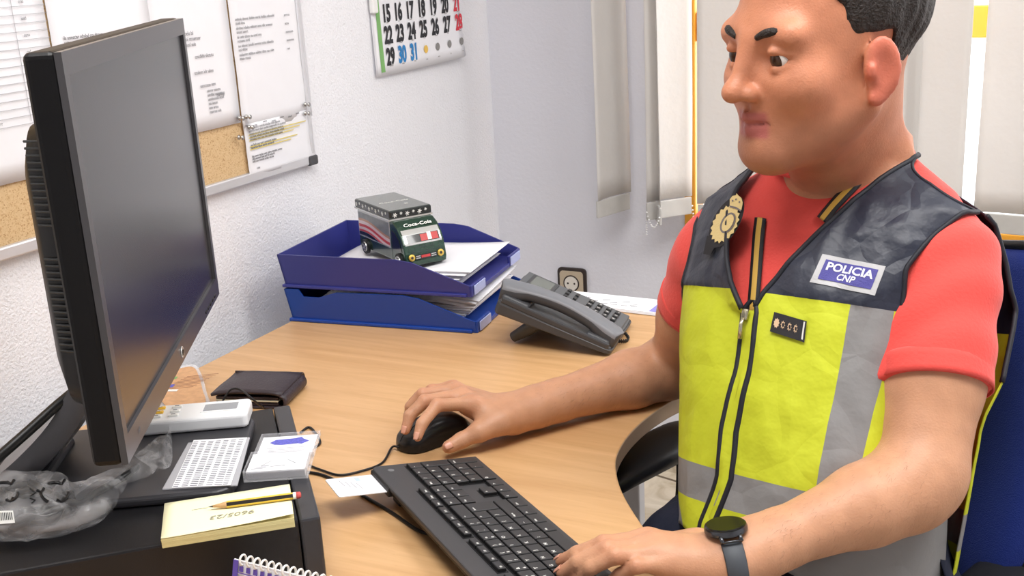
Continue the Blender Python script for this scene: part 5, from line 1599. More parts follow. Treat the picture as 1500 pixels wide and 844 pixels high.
def skin_mat():
    m = bpy.data.materials.new('skin'); m.use_nodes = True; nt = m.node_tree; b = nt.nodes['Principled BSDF']
    at = nt.nodes.new('ShaderNodeAttribute'); at.attribute_name = 'pigment'
    tc = nt.nodes.new('ShaderNodeTexCoord'); n = nt.nodes.new('ShaderNodeTexNoise'); n.inputs['Scale'].default_value = 55; n.inputs['Detail'].default_value = 4
    r = nt.nodes.new('ShaderNodeValToRGB'); r.color_ramp.elements[0].position = .35; r.color_ramp.elements[1].position = .65
    r.color_ramp.elements[0].color = (.90, .86, .84, 1); r.color_ramp.elements[1].color = (1.06, 1.03, 1.02, 1)
    mx = nt.nodes.new('ShaderNodeMixRGB'); mx.blend_type = 'MULTIPLY'; mx.inputs[0].default_value = .6
    nt.links.new(tc.outputs['Object'], n.inputs['Vector']); nt.links.new(n.outputs[0], r.inputs[0])
    nt.links.new(at.outputs['Color'], mx.inputs[1]); nt.links.new(r.outputs[0], mx.inputs[2]); nt.links.new(mx.outputs[0], b.inputs['Base Color'])
    b.inputs['Roughness'].default_value = .46; b.inputs['Specular IOR Level'].default_value = .4
    b.inputs['Subsurface Weight'].default_value = .12; b.inputs['Subsurface Radius'].default_value = (.010, .004, .002); b.inputs['Subsurface Scale'].default_value = .5
    n2 = nt.nodes.new('ShaderNodeTexNoise'); n2.inputs['Scale'].default_value = 420; n2.inputs['Detail'].default_value = 3
    bp = nt.nodes.new('ShaderNodeBump'); bp.inputs['Distance'].default_value = .0004; nt.links.new(tc.outputs['Object'], n2.inputs['Vector']); nt.links.new(n2.outputs[0], bp.inputs['Height']); nt.links.new(bp.outputs[0], b.inputs['Normal'])
    return m
m_skin = skin_mat()
SKIN = np.array(S(196, 147, 115)); FACE = np.array(S(200, 134, 102)); LIP = np.array(S(172, 92, 92)); BEARD = np.array(S(150, 104, 80)); KNUC = np.array(S(200, 134, 106))
col = np.tile(SKIN, (len(Vb), 1))
hq = W2H(Vb)
def blend(c, w): 
    global col
    col = col * (1 - w[:, None]) + np.asarray(c)[None] * w[:, None]
sm = lambda a, b, x: np.clip((x - a) / (b - a), 0, 1) ** 2 * (3 - 2 * np.clip((x - a) / (b - a), 0, 1))
blend(FACE, sm(-.17, -.10, hq[:, 2]) * (np.abs(hq[:, 0]) < .13) * (np.abs(hq[:, 1]) < .2))
hr = np.sqrt((hq ** 2).sum(1)) < .16
blend(np.array(S(206, 112, 92)), .8 * sm(.070, .080, np.abs(hq[:, 0])) * hr * (np.abs(hq[:, 2] + .022) < .04))
beard = hr * sm(-.045, -.075, hq[:, 2]) * sm(-.02, .03, hq[:, 1])
blend(BEARD, .55 * beard)
lip = hr * sm(.026, .019, np.abs(hq[:, 0])) * (hq[:, 1] > .074) * sm(-.0765, -.073, hq[:, 2]) * sm(-.0475, -.051, hq[:, 2])
blend(LIP, .8 * lip)
for Hn in (RH, LH):
    for m, ch in zip(Hn['MC'], Hn['FI']):
        for p, rr_ in ((m, .011), (ch[0], .010), (ch[2], .011)):
            blend(KNUC, .5 * np.exp(-((Vb - p) ** 2).sum(1) / (rr_ ** 2)))
body = mesh_np('body', Vb, Qb, m_skin, man, col=col)

bb_ = BVHTree.FromPolygons([Vector(p) for p in Vb], [tuple(int(i) for i in f) for f in Qb])
# finger nails on the fingertips that show
m_nail = mat('finger_nail', S(210, 152, 128), 0.3, spec=.5)
def nail(tip, dip, side_up, r):
    ax = Vector(unit(tip - dip)); up = Vector(side_up) - ax * ax.dot(Vector(side_up)); up.normalize(); la = ax.cross(up)
    G = []
    for i in range(7):
        row = []
        for j in range(7):
            u, v = i / 6 - .5, (j / 6 - .5) * 1.7
            w = 1 - .25 * max(0, u) ** 2 * 4
            p = Vector(tip) + ax * (u * .0105 + .0012) + la * (math.sin(v) * r * .72 * w) + up * (r * (1.0 - .16 * (v * 1.1) ** 2) + .0006 - .0012 * (u + .5) ** 2 - .0003 * abs(v) ** 3)
            row.append(p)
        G.append(row)
    MB().grid(G).build('finger_nail', m_nail, man, smooth=True, world=True, solid=.0006)
for Hn, sel in ((RH, (0, 1)), (LH, (0, 1, 2))):
    for i in sel:
        t_, d_ = Hn['FI'][i][2], Hn['FI'][i][1]; nail(t_, d_, unit(np.array([0, 0, 1.0]) + .15 * (CAM - t_)), .0067 * Hn['rad'][i])
t_, d_ = RH['TH'][3], RH['TH'][2]; nail(t_, d_, unit(unit(CAM - t_) + np.array([0, 0, .3])), .0092)

# fine hair on the forearms
m_ahair = mat('arm_hair', S(120, 86, 64), .6)
_ah = np.random.default_rng(5)
for E_, W_, n_h in ((ER, WR, 520), (EL, WL, 620)):
    ax = unit(W_ - E_); L_ = np.linalg.norm(W_ - E_); b = MB(); got = 0
    u_ = unit(np.cross(ax, [0, 0, 1.0])); v_ = np.cross(u_, ax)
    while got < n_h:
        t = _ah.uniform(.05, .88); a = _ah.uniform(0, 2 * math.pi); d = u_ * math.cos(a) + v_ * math.sin(a); o = E_ + ax * (t * L_)
        got += 1
        h = bb_.ray_cast(Vector(o + d * .09), Vector(-d))
        if h[0] is None or h[3] > .075: continue
        nn = np.array(h[1]); nn = nn if nn @ d > 0 else -nn
        dr = unit(ax * _ah.uniform(.5, 1) + np.cross(nn, ax) * _ah.uniform(-.1, .9) + nn * .12); ln = _ah.uniform(.004, .009)
        p0 = np.array(h[0]); p1 = p0 + dr * ln * .5 + nn * .0007; p2 = p0 + dr * ln + nn * .0008; w = np.cross(dr, nn) * .00009
        b.add([p0 - w, p0 + w, p1 + w * .8, p1 - w * .8, p2], [(0, 1, 2, 3), (3, 2, 4)])
    o_ = b.build('arm_hair', m_ahair, man, world=True); o_['kind'] = 'stuff'

# eyes and brows, hair
m_eye = mat('eye_white', S(232, 226, 220), 0.12); m_iris = mat('iris_brown', S(64, 42, 30), 0.1)
for q in (-1, 1):
    ec = H2W((q * .0325, .0752, .0005)); r = .0118 * HS
    b = MB(); Mx = Matrix.Identity(4)
    gz = unit(HF * 1.0 + np.array([0, 0, -.18])); Mx = frame(HL, gz, ec)
    prof = [(r * math.sin(a), r * math.cos(a)) for a in np.linspace(math.pi, 0, 20)]
    b.lathe(prof[:15], 0, 24, Mx); b.lathe(prof[14:], 1, 24, Mx)
    b.build('eye', [m_eye, m_iris], man, smooth=True, world=True)
m_hair = mat('dark_hair', S(46, 40, 38), 0.55, spec=.35, var=.35, vscale=160, bump=.003, bscale=330)
def hair_field(P):
    q = W2H(P)
    k = np.sqrt((q[:, 0] / .0785) ** 2 + ((q[:, 1] + .020) / .1015) ** 2 + ((q[:, 2] - .043) / .094) ** 2)
    v = (k - 1) * .082
    line = .058 + .0 * q[:, 0]                                          # forehead hairline
    y, z, x = q[:, 1], q[:, 2], np.abs(q[:, 0])
    low = np.where(y < -.026, -.05 - (y + .036) * .25, np.where(y < .012, .012, np.where(y < .028, -.016, .040 + (y - .028) * 1.3)))
    low = np.where((x <= .058) & (y > .012), np.maximum(low, .078 + (y - .06) * .3), low)
    ne = .0022 * np.sin(q[:, 0] * 260 + 60 * q[:, 1]) * np.sin(q[:, 1] * 230 + 40 * q[:, 2])
    return np.maximum(v + ne, (low - z) * .7) * HS
hx = H2W((0, -.02, .03))
Vh, Qh = surface(hair_field, hx - .15, hx + .16, .0035, 2)
mesh_np('hair', Vh, Qh, m_hair, man)
b = None
for q in (-1, 1):
    b = MB(); pts = [H2W((q * x, y, z)) for x, y, z in ((.016, .0905, .0215), (.026, .0895, .0255), (.038, .0835, .027), (.050, .0705, .022))]
    b.tube(smooth_path(pts, 5), [lerp(.0030, .0042, min(1, i / 6)) * (1 if i < 9 else 1 - (i - 9) * .09) * HS for i in range(16)], n=8)
    b.build('eyebrow', m_hair, man, smooth=True, world=True)

# ------------------------------------------------------------------ red T-shirt
m_shirt = mat('red_cotton', S(228, 82, 75), 0.85, spec=.25, sheen=.15, bump=.0006, bscale=260)
sh = Grp(.03); sh.fn(torso_f(.009), T2W((0, 0, -.29)), .42)
def sleeve(S_, E_, t, r0, r1):
    g = Grp(.02); ax = unit(E_ - S_); end = S_ + (E_ - S_) * t
    g.cap(S_ + ax * .004, end + ax * .05, r0, r1)
    return g, end, ax
sgR, seR, saR = sleeve(SR, ER, .46, .056, .057); sgL, seL, saL = sleeve(SL, EL, .575, .057, .0605)
tilt = unit(saL + .10 * TX); 
neckc = T2W((0, .012, .012)); neckn = unit(TU * 1.0 + TF * .55)
def shirt_field(P):
    v = evaluate(P, [sh], [0], .06)
    for g, e, a in ((sgR, seR, saR), (sgL, seL, tilt)):
        C, r = g.ball(); idx = np.nonzero(((P - C) ** 2).sum(1) < (r + .06) ** 2)[0]
        if not len(idx): continue
        Q_ = P[idx]; d = g.ev(Q_)
        # soft folds along the sleeve
        d = d + .0022 * np.sin(((Q_ - e) @ a) * 95 + 2.2 * np.sin(((Q_ - e) @ TX) * 38)) * np.clip(-((Q_ - e) @ a) / .05, 0, 1)
        d = np.maximum(d, (Q_ - e) @ a); k = .022; w = v[idx]; h = np.clip(k - np.abs(w - d), 0, None) / k; v[idx] = np.minimum(w, d) - h * h * k * .25
    return np.maximum(np.maximum(v, (P - neckc) @ neckn), -.44 - (P - NB) @ TU)
Vs, Qs = surface(shirt_field, (-.60, .95, .55), (.12, 1.65, 1.22), .004, 2)
shirt = mesh_np('shirt', Vs, Qs, m_shirt, man)
b = MB(); ring_ = []
lc = T2W((0, -.012, .004)); 
for k in range(49):
    a = 2 * math.pi * k / 48; p = lc + TX * (.077 * math.cos(a)) + TF * (.072 * math.sin(a)) + TU * (.012 - .045 * max(0, math.sin(a)) - .004 * max(0, -math.sin(a)))
    ring_.append(p)
b.tube(ring_, .0085, n=10); b.build('shirt_collar', m_shirt, man, smooth=True, world=True)
for e, a, r in ((seR, saR, .0550), (seL, tilt, .0588)):
    b = MB(); u_ = unit(np.cross(a, TF)); v_ = np.cross(a, u_)
    G = [[e - a * d_ + (u_ * math.cos(t) + v_ * math.sin(t)) * (r + .0015 + (-.0006 if d_ < .024 else -.003)) for t in np.linspace(0, 2 * math.pi, 60, endpoint=False)] for d_ in (-.0005, .006, .012, .018, .023, .026)]
    b.grid(G, close=True); b.build('sleeve_hem', m_shirt, man, smooth=True, world=True, solid=.0015)

# ------------------------------------------------------------------ trousers and shoes
m_trou = mat('navy_trousers', S(30, 34, 50), 0.75, spec=.25, bump=.002, bscale=40)
hipR, hipL = T2W((-.09, -.005, -.575)), T2W((.09, -.005, -.575))
fw2 = unit(np.array([-.40, -.92, 0]))
kR = hipR + fw2 * .42 + np.array([-.07, .02, -.03]); kL = hipL + fw2 * .42 + np.array([.05, 0, -.03])
kR[2] = kL[2] = .545
aR, aL = np.array([kR[0] - .02, kR[1] + .06, .10]), np.array([kL[0] + .02, kL[1] + .08, .10])
tr = Grp(.04)
tr.cap(T2W((-.06, -.02, -.53)), T2W((.06, -.02, -.53)), .125, .125)
for h, k, a in ((hipR, kR, aR), (hipL, kL, aL)): tr.cap(h, k, .092, .068); tr.cap(k, a, .066, .052)
def trou_field(P):
    v = evaluate(P, [tr], [0], .06)
    return v + .004 * np.sin(P[:, 0] * 46 + 3 * np.sin(P[:, 1] * 21)) * np.sin(P[:, 1] * 33 + 9 * P[:, 2])
Vt, Qt = surface(trou_field, (-.75, .55, .06), (.15, 1.50, .80), .008, 2)
mesh_np('trousers', Vt, Qt, m_trou, man)
m_shoe = mat('black_shoe', S(26, 26, 28), .4)
for a in (aR, aL):
    g = Grp(.03); g.cap((a[0], a[1], .085), (a[0] - .005, a[1] - .02, .05), .048, .045); g.cap((a[0], a[1] + .03, .04), (a[0] - .07, a[1] - .15, .034), .038, .036)
    f = lambda P, g=g: np.maximum(evaluate(P, [g], [0], .06), .003 - P[:, 2])
    V_, Q_ = surface(f, (a[0] - .2, a[1] - .26, -.01), (a[0] + .12, a[1] + .14, .16), .006, 1); mesh_np('shoe', V_, Q_, m_shoe, man)

# ------------------------------------------------------------------ hi-vis vest
m_vy = mat('vest_yellow', S(190, 197, 44), 0.6, spec=.35, bump=.0022, bscale=38)
m_vn = mat('vest_navy', S(38, 42, 56), 0.42, spec=.5, bump=.0016, bscale=48)
m_vg = mat('vest_reflective', S(132, 131, 131), 0.5, spec=.4, bump=.0010, bscale=60)
m_pipe = mat('vest_piping', S(22, 24, 34), 0.6)
def crumple(m, d, sc):
    """creased cloth relief"""
    nt = m.node_tree; b = nt.nodes['Principled BSDF']; bp0 = b.inputs['Normal'].links[0].from_node
    tc = nt.nodes.new('ShaderNodeTexCoord'); nz = nt.nodes.new('ShaderNodeTexNoise'); nz.inputs['Scale'].default_value = 7
    mp = nt.nodes.new('ShaderNodeMixRGB'); mp.blend_type = 'ADD'; mp.inputs[0].default_value = .10
    v = nt.nodes.new('ShaderNodeTexVoronoi'); v.feature = 'DISTANCE_TO_EDGE'; v.inputs['Scale'].default_value = sc
    mt = nt.nodes.new('ShaderNodeMath'); mt.operation = 'MINIMUM'; mt.inputs[1].default_value = .22
    bp = nt.nodes.new('ShaderNodeBump'); bp.inputs['Distance'].default_value = d; bp.inputs['Strength'].default_value = .8
    nt.links.new(tc.outputs['Object'], nz.inputs['Vector']); nt.links.new(tc.outputs['Object'], mp.inputs[1]); nt.links.new(nz.outputs['Color'], mp.inputs[2])
    nt.links.new(mp.outputs[0], v.inputs['Vector']); nt.links.new(v.outputs['Distance'], mt.inputs[0]); nt.links.new(mt.outputs[0], bp.inputs['Height'])
    nt.links.new(bp.outputs[0], bp0.inputs['Normal'])
for _m, _d, _s in ((m_vy, .006, 13), (m_vg, .005, 14), (m_vn, .007, 16)): crumple(_m, _d, _s)
def zip_x(z): return float(np.interp(z, [-.50, -.45, -.42, -.38, -.33, -.28, -.22, -.19], [-.012, .0, .004, .0, -.014, -.006, -.004, .0]))
def zloc(px, py, y):
    d = TM @ ray(px, py); o = W2T(CAM); t = (y - o[1]) / d[1]; return o + d * t
_zp = [zloc(px, py, y) for px, py, y in ((1101, 455, .115), (1097, 500, .118), (1090, 545, .122), (1080, 590, .124), (1071, 630, .126), (1068, 665, .127), (1064, 700, .127), (1052, 735, .127), (1040, 768, .127), (1034, 800, .127))]
_zz = np.array([p[2] for p in _zp])[::-1]; _zx = np.array([p[0] for p in _zp])[::-1]
ZT = float(_zz[-1])
def zip_x(z): return float(np.interp(z, _zz, _zx))
HEM = -.462
def wrinkle(x, z, seed, navy=False):
    p = (x * 9 + seed, z * 6, seed * 1.7)
    r = 1 - abs(mnoise.noise((p[0] * 1.3, p[1] * .9, p[2]))) * 2
    f = .0042 * mnoise.noise((x * 16 + seed, z * 9 + x * 6, 3)) + .0040 * max(0, r - .5) + .0022 * mnoise.noise((x * 44, z * 26 + seed, 7))
    if navy: f += .0028 * max(0, .35 - abs(mnoise.noise((x * 15 - z * 13, z * 8 + x * 5 + seed, 1)))) * 3
    return f
def arm_front(z): return float(np.interp(z, [-.26, -.235, -.21, -.176, -.13, -.09, -.052], [.30, .21, .160, .146, .144, .158, .178]))
def neck_L(z): return float(np.interp(z, [ZT - .01, ZT, -.177, -.12, -.069, .0], [.0, .004, .010, .036, .065, .100])) 
def neck_R(z): return float(np.interp(z, [ZT - .01, ZT, -.168, -.12, -.075, .0], [.0, .006, .034, .060, .080, .092]))
def cut_zones(G, side):
    """cloth grid cut along the seams between yoke, yellow cloth and reflective tape"""
    m = MB().grid([[W2T(p) for p in row] for row in G]); bm_ = bmesh.new()
    vs = [bm_.verts.new(p) for p in m.v]
    for f in m.f: bm_.faces.new([vs[k] for k in f])
    def cut(x0, z0, x1, z1):
        d = Vector((x1 - x0, 0, z1 - z0)); n_ = Vector((d.z, 0, -d.x)).normalized()
        bmesh.ops.bisect_plane(bm_, geom=bm_.verts[:] + bm_.edges[:] + bm_.faces[:], plane_co=(x0, 0, z0), plane_no=n_, dist=1e-6)
    cut(-1, -.177, 1, -.177); cut(-1, -.381, 1, -.381); cut(-1, -.421, 1, -.421)
    if side > 0: cut(.102, -.178, .106, -.368); cut(.140, -.178, .141, -.368); cut(.092, -.381, .092, -.5)
    elif side < 0: cut(-.150, -.178, -.132, -.29); cut(-.085, -.421, -.040, -.465)
    bm_.verts.index_update(); b = MB()
    b.v = [tuple(T2W(v.co)) for v in bm_.verts]
    for f in bm_.faces:
        c = f.calc_center_median(); x, z = c.x, c.z; u = (-.178 - z) / .19; k = 0
        if z > -.177 or (side == 0 and z > -.16): k = 1
        elif -.421 < z < -.381 or (side > 0 and x > .092 and z < -.381): k = 2
        elif side > 0 and .102 + .004 * u < x < .140 + .001 * u: k = 2
        elif side < 0 and ((z > -.30 and x < -.150 + .018 * (-.178 - z) / .112) or (z < -.421 and x < -.085 + .045 * (-.421 - z) / .044)): k = 2
        b.f.append(tuple(v.index for v in f.verts)); b.m.append(k)
    bm_.free(); return b
def panel(side):
    """front panel; side +1 his left, -1 his right"""
    NS, NR = 44, 96; G = []; info = []
    for r in range(NR + 1):
        row = []
        for s in range(NS + 1):
            t = s / NS
            xs_top = lerp(.101 if side > 0 else .088, .177 if side > 0 else .165, t)
            wtab = _wL if side > 0 else _wR
            ztop = float(np.interp(xs_top, wtab[::-1][0:5], _tz[::-1][0:5]))
            hem = HEM + .006 * math.sin(t * 5 + side) - (.012 * t if side > 0 else .0)
            z = lerp(hem, ztop, 1 - (1 - r / NR))
            xi = (neck_L(z) if side > 0 else neck_R(z)) if z > ZT - .01 else 0.0
            zx = zip_x(z) * side if z < ZT else zip_x(ZT) * side * max(0, 1 - (z - ZT) / .1)
            xi = xi + zx if z > ZT - .01 else zx
            wmax = float(ip(z, wtab))
            xo = min(wmax, arm_front(z))
            x = lerp(xi, xo, t)
            y = tor(side * x, z, False, .004)
            y += wrinkle(side * x, z, 2.0 + side, z > -.177) * (1 if x < wmax * .985 else .3)
            if side < 0 and z > -.2: y += .010 * math.exp(-((x - xi) / .02) ** 2)      # the open edge stands off the shirt
            row.append(T2W((side * x, y, z))); info.append((side * x, z, t))
        G.append(row)
    b = cut_zones(G, side)
    return b, G
def back_panel():
    NS, NR = 60, 60; G = []; info = []
    for r in range(NR + 1):
        row = []
        for s in range(NS + 1):
            t = s / NS * 2 - 1; a = abs(t); side = 1 if t >= 0 else -1
            wtab = _wLb if side > 0 else _wR
            xn = .101 if side > 0 else .088; xs_top = lerp(.0, .177 if side > 0 else .165, a); zn = float(np.interp(xn, wtab[::-1][0:5], _tz[::-1][0:5]))
            ztop = float(np.interp(xs_top, wtab[::-1][0:5], _tz[::-1][0:5])) if xs_top > xn else lerp(zn + .012, zn, (xs_top / xn) ** 3)
            z = lerp(HEM - .005, ztop, r / NR)
            wmax = float(ip(z, wtab)) + (.020 * max(0, 1 - abs(z + .17) / .12) if side > 0 else 0)
            xo = min(wmax, float(np.interp(z, [-.26, -.235, -.15, -.09, -.052], [.30, .22, .207, .190, .178])))
            if z > -.05: xo = min(xo, lerp(xo, xs_top / max(a, 1e-6) if a > .5 else xo, 1))
            x = xo * a
            wq = max(wmax, x + .001)
            e = max(0, 1 - (x / wq) ** 2.5) ** .5
            y = -(float(ip(z, _db)) + .006) * e - .010
            if side > 0: y -= .055 * max(0, 1 - abs(z + .15) / .12) * (a ** 3)
            y -= wrinkle(side * x, z, 9.0)
            row.append(T2W((side * x, y, z))); info.append((side * x, z))
        G.append(row)
    b = cut_zones(G, 0)
    return b, G
bl, GLp = panel(1); brr, GRp = panel(-1); bk, GBk = back_panel()
vest = MB()
for q in (bl, brr, bk): 
    o = len(vest.v); vest.v += q.v; vest.f += [tuple(i + o for i in f) for f in q.f]; vest.m += q.m
vo = vest.build('vest', [m_vy, m_vn, m_vg], man, smooth=True, world=True)
md_ = vo.modifiers.new('cloth', 'SOLIDIFY'); md_.thickness = .0016; md_.offset = 0
vb_ = BVHTree.FromPolygons([Vector(p) for p in bl.v + brr.v], bl.f + [tuple(i + len(bl.v) for i in f) for f in brr.f])
sb_ = BVHTree.FromPolygons([Vector(p) for p in Vs], [tuple(int(i) for i in f) for f in Qs])
def on(tree, px, py, lift):
    d = Vector(ray(px, py)).normalized(); h = tree.ray_cast(Vector(CAM), d)
    if h[0] is None: return None
    n = h[1] if h[1].dot(d) < 0 else -h[1]
    return h[0] + n * lift
# piping round neck, arm holes and hem
def edge(G, cols, lift=.0): return [G[r][cols] for r in range(len(G))]
b = MB()
b.tube([Vector(p) for p in [r[0] for r in GLp if True] if W2T(p)[2] > ZT], .0034, n=8)
b.tube([Vector(r[0]) for r in GRp if W2T(r[0])[2] > ZT], .0034, n=8)
for G in (GLp, GRp): b.tube([Vector(r[-1]) for r in G if W2T(r[-1])[2] > -.235], .0030, n=8)
for c in (0, -1): b.tube([Vector(r[c]) for r in GBk if W2T(r[c])[2] > -.235], .0030, n=8)
b.tube([Vector(p) for p in GBk[-1] if abs(W2T(p)[0]) < .09], .004, n=8)
b.tube([Vector(p) for p in GLp[-1]], .0022, n=6); b.tube([Vector(p) for p in GRp[-1]], .0022, n=6)
b.build('piping', m_pipe, vo, smooth=True, world=True)
# zip: a piped placket either side of the closed front
def vsurf(x, z, lift):
    y = tor(x, z, False, .004) + wrinkle(x, z, 3.0 if x > 0 else 1.0, z > -.177); return T2W((x, y + lift, z))
for q in (-1, 1):
    b = MB(); G = []
    for z in np.linspace(HEM, ZT + .012, 60):
        x0 = zip_x(z) + q * .0095 * (1 if z < ZT else max(.25, 1 - (z - ZT) / .016)); G.append([vsurf(x0 + d_, z, l) for d_, l in ((-.0034, .0006), (-.0024, .0030), (0, .0038), (.0024, .0030), (.0034, .0006))])
    b.grid(G); b.build('zip_piping', m_pipe, vo, smooth=True, world=True)
b = MB(); G = [[vsurf(zip_x(z) + d_, z, .0028 - abs(d_) * .1) for d_ in (-.0085, -.004, 0, .004, .0085)] for z in np.linspace(HEM, ZT, 60)]
b.grid(G); b.build('zip_flap', m_vy, vo, smooth=True, world=True)
m_zip = mat('zip_metal', S(190, 184, 160), .25, metal=.85)
b = MB(); zc_ = ZT - .004
Mz = frame(TX, TF, vsurf(zip_x(zc_) - .002, zc_ - .002, .007))
b.box((0, 0, 0), (.008, .013, .005), bev=.0015, M=Mz); b.tube([Mz @ Vector((0, -.004, .003)), Mz @ Vector((0, -.012, .005)), Mz @ Vector((.0005, -.028, .003))], [.0018, .0024, .0030], n=8)
b.build('zip_pull', m_zip, vo, smooth=True, world=True, )
# patches laid on the cloth
def quad_pt(cs, u, v):
    p = [np.array(c, float) for c in cs]; a = p[0] * (1 - u) + p[1] * u; c = p[3] * (1 - u) + p[2] * u; return a * (1 - v) + c * v
def patch(b, cs, u0, u1, v0, v1, mi, lift, n=10):
    G = []
    for i in range(n + 1):
        row = []
        for j in range(n + 1):
            q = quad_pt(cs, lerp(u0, u1, j / n), lerp(v0, v1, i / n)); row.append(on(vb_, q[0], q[1], lift) or Vector(Pd(q[0], q[1], 1.2)))
        G.append(row)
    b.grid(G, mi)
def patch_text(b, cs, s, u, v, hu, hv, mi, lift, bold=.02, shear=0.0):
    vs, fs = text_mesh(s, 0.0, 'CENTER', bold, shear); out = []
    wd = max(p[0] for p in vs) - min(p[0] for p in vs)
    for x, y, z in vs:
        q = quad_pt(cs, u + x / wd * hu, v - (y) / .72 * hv); out.append(on(vb_, q[0], q[1], lift) or Vector(Pd(q[0], q[1], 1.2)))
    b.add(out, fs, mi)
m_pgrey = mat('patch_grey', S(176, 176, 178), .5); m_pblue = mat('patch_violet', S(66, 62, 138), .6, bump=.0004, bscale=600); m_pwhite = mat('patch_white', S(214, 214, 226), .6)
cs = ((1205, 373), (1297.5, 391), (1281, 433.5), (1187, 414))
b = MB(); patch(b, cs, 0, 1, 0, 1, 0, .0018); patch(b, cs, .085, .915, .16, .84, 1, .0024)
patch_text(b, cs, 'POLICIA', .50, .385, .74, .27, 2, .0029, .03); patch_text(b, cs, 'CNP', .49, .68, .28, .22, 2, .0029, .025, .15)
b.build('name_patch', [m_pgrey, m_pblue, m_pwhite], vo, world=True)
# rank tab
m_rank = mat('rank_black', S(30, 28, 32), .7); m_rgold = mat('rank_gold', S(214, 184, 150), .4, metal=.3); m_rwhite = mat('rank_silver', S(206, 204, 200), .5)
cs = ((1136, 458.5), (1184, 472), (1180, 503), (1130, 487))
b = MB(); patch(b, cs, 0, 1, 0, 1, 0, .0045, 6); patch(b, cs, .91, .955, .06, .9, 1, .0050, 4)
patch(b, cs, .83, .87, .1, .9, 2, .0050, 4)
def star(b, cs, u, v, ru, rv, n, mi, lift, inner=.5):
    pts = []
    for k in range(2 * n):
        a = math.pi * k / n; r = 1 if k % 2 == 0 else inner; q = quad_pt(cs, u + ru * r * math.sin(a), v - rv * r * math.cos(a)); pts.append(on(vb_, q[0], q[1], lift) or Vector(Pd(*q, 1.2)))
    c = sum(pts, Vector()) / len(pts); b.add([c] + pts, [(0, 1 + i, 1 + (i + 1) % len(pts)) for i in range(len(pts))], mi)
star(b, cs, .15, .50, .09, .26, 9, 3, .0052, .75)
for u in (.34, .52, .70):
    star(b, cs, u, .50, .065, .22, 8, 3, .0052, .62); star(b, cs, u + .01, .50, .035, .12, 8, 0, .0056, .8)
b.build('rank_tab', [m_rank, m_rwhite, m_pipe, m_rgold], vo, world=True)
# gold crest on a black backing
m_gold2 = mat('badge_gold', S(222, 200, 140), .42, metal=.35, bump=.0006, bscale=500); m_bgrey = mat('badge_grey', S(112, 104, 104), .5)
_bp = [on(vb_, *p, 0) for p in ((1078, 292), (1052, 352), (1050, 318), (1076, 338), (1064, 326))]
_bp = [p for p in _bp if p is not None]; _bc = sum(_bp, Vector()) / len(_bp)
_bn = Vector(T2W((-.33, .92, .22)) - T2W((0, 0, 0))).normalized()
def on_plane(px, py, lift):
    d = Vector(ray(px, py)).normalized(); o = Vector(CAM); return o + d * ((_bc + _bn * (lift + .003) - o).dot(_bn) / d.dot(_bn))
def blob(b, pts, mi, lift):
    P_ = [on_plane(*p, lift) for p in pts]; c = sum(P_, Vector()) / len(P_); b.add([c] + P_, [(0, 1 + i, 1 + (i + 1) % len(P_)) for i in range(len(P_))], mi)
def oval(cx_, cy_, ra, rb, ang, n=28, spike=0.0, m=0):
    out = []
    for k in range(n):
        a = 2 * math.pi * k / n; s = 1 + (spike if k % 2 == 0 else 0); x, y = ra * s * math.cos(a), rb * s * math.sin(a); c_, s_ = math.cos(ang), math.sin(ang)
        out.append((cx_ + x * c_ - y * s_, cy_ + x * s_ + y * c_))
    return out
bang = math.radians(-61)
b = MB()
blob(b, oval(1064, 325, 42, 19, bang), 0, .0022); blob(b, [(1036, 345), (1030, 372), (1040, 374), (1050, 356)], 0, .0020)
blob(b, oval(1062, 328, 27, 15.5, bang, 36, .16), 1, .0034)
blob(b, oval(1066, 326.5, 16.5, 9.5, bang), 2, .0040); blob(b, oval(1066, 326.5, 13.5, 6.9, bang), 1, .0046)
blob(b, [(1069, 301), (1069, 292), (1073, 287), (1078, 286), (1079, 283), (1081, 286), (1086, 290), (1088, 297), (1086, 308), (1078, 303)], 1, .0038)
for x_, y_ in ((1073, 294), (1078, 292), (1083, 296)): blob(b, oval(x_, y_, 1.6, 1.1, bang, 10), 2, .0044)
blob(b, [(1069, 301), (1078, 303), (1086, 308), (1085, 310), (1077, 305.5), (1068.5, 303.5)], 2, .0044)
b.build('police_badge', [m_rank, m_gold2, m_bgrey], vo, world=True)
# black and gold ribbon hanging round the neck
m_rib = mat('ribbon_gold', S(200, 160, 72), .6)
def ribbon(pts, name):
    b = MB(); P_ = smooth_path([(p[0], p[1], 0) for p in pts], 8); G = []
    for i, p in enumerate(P_):
        a, c = P_[max(0, i - 1)], P_[min(len(P_) - 1, i + 1)]; d = unit(np.array([c[0] - a[0], c[1] - a[1]])); n_ = np.array([-d[1], d[0]]); row = []
        for w_ in (-1, -.42, .42, 1):
            q = on(sb_, p[0] + n_[0] * w_ * 8.5, p[1] + n_[1] * w_ * 8.5, .0035 + (.0012 if abs(w_) < .5 else 0)); row.append(q)
        if all(r is not None for r in row): G.append(row)
    k = MB(); k.grid(G); k.m = [0 if (i % 3) != 1 else 1 for i in range(len(k.f))]
    return k.build(name, [m_rank, m_rib], man, smooth=True, world=True, solid=.0010)
ribbon([(1116, 322), (1113, 350), (1110, 390), (1107, 430), (1104, 462)], 'neck_ribbon')
ribbon([(1262, 262), (1240, 285), (1222, 304), (1205, 325)], 'neck_ribbon')

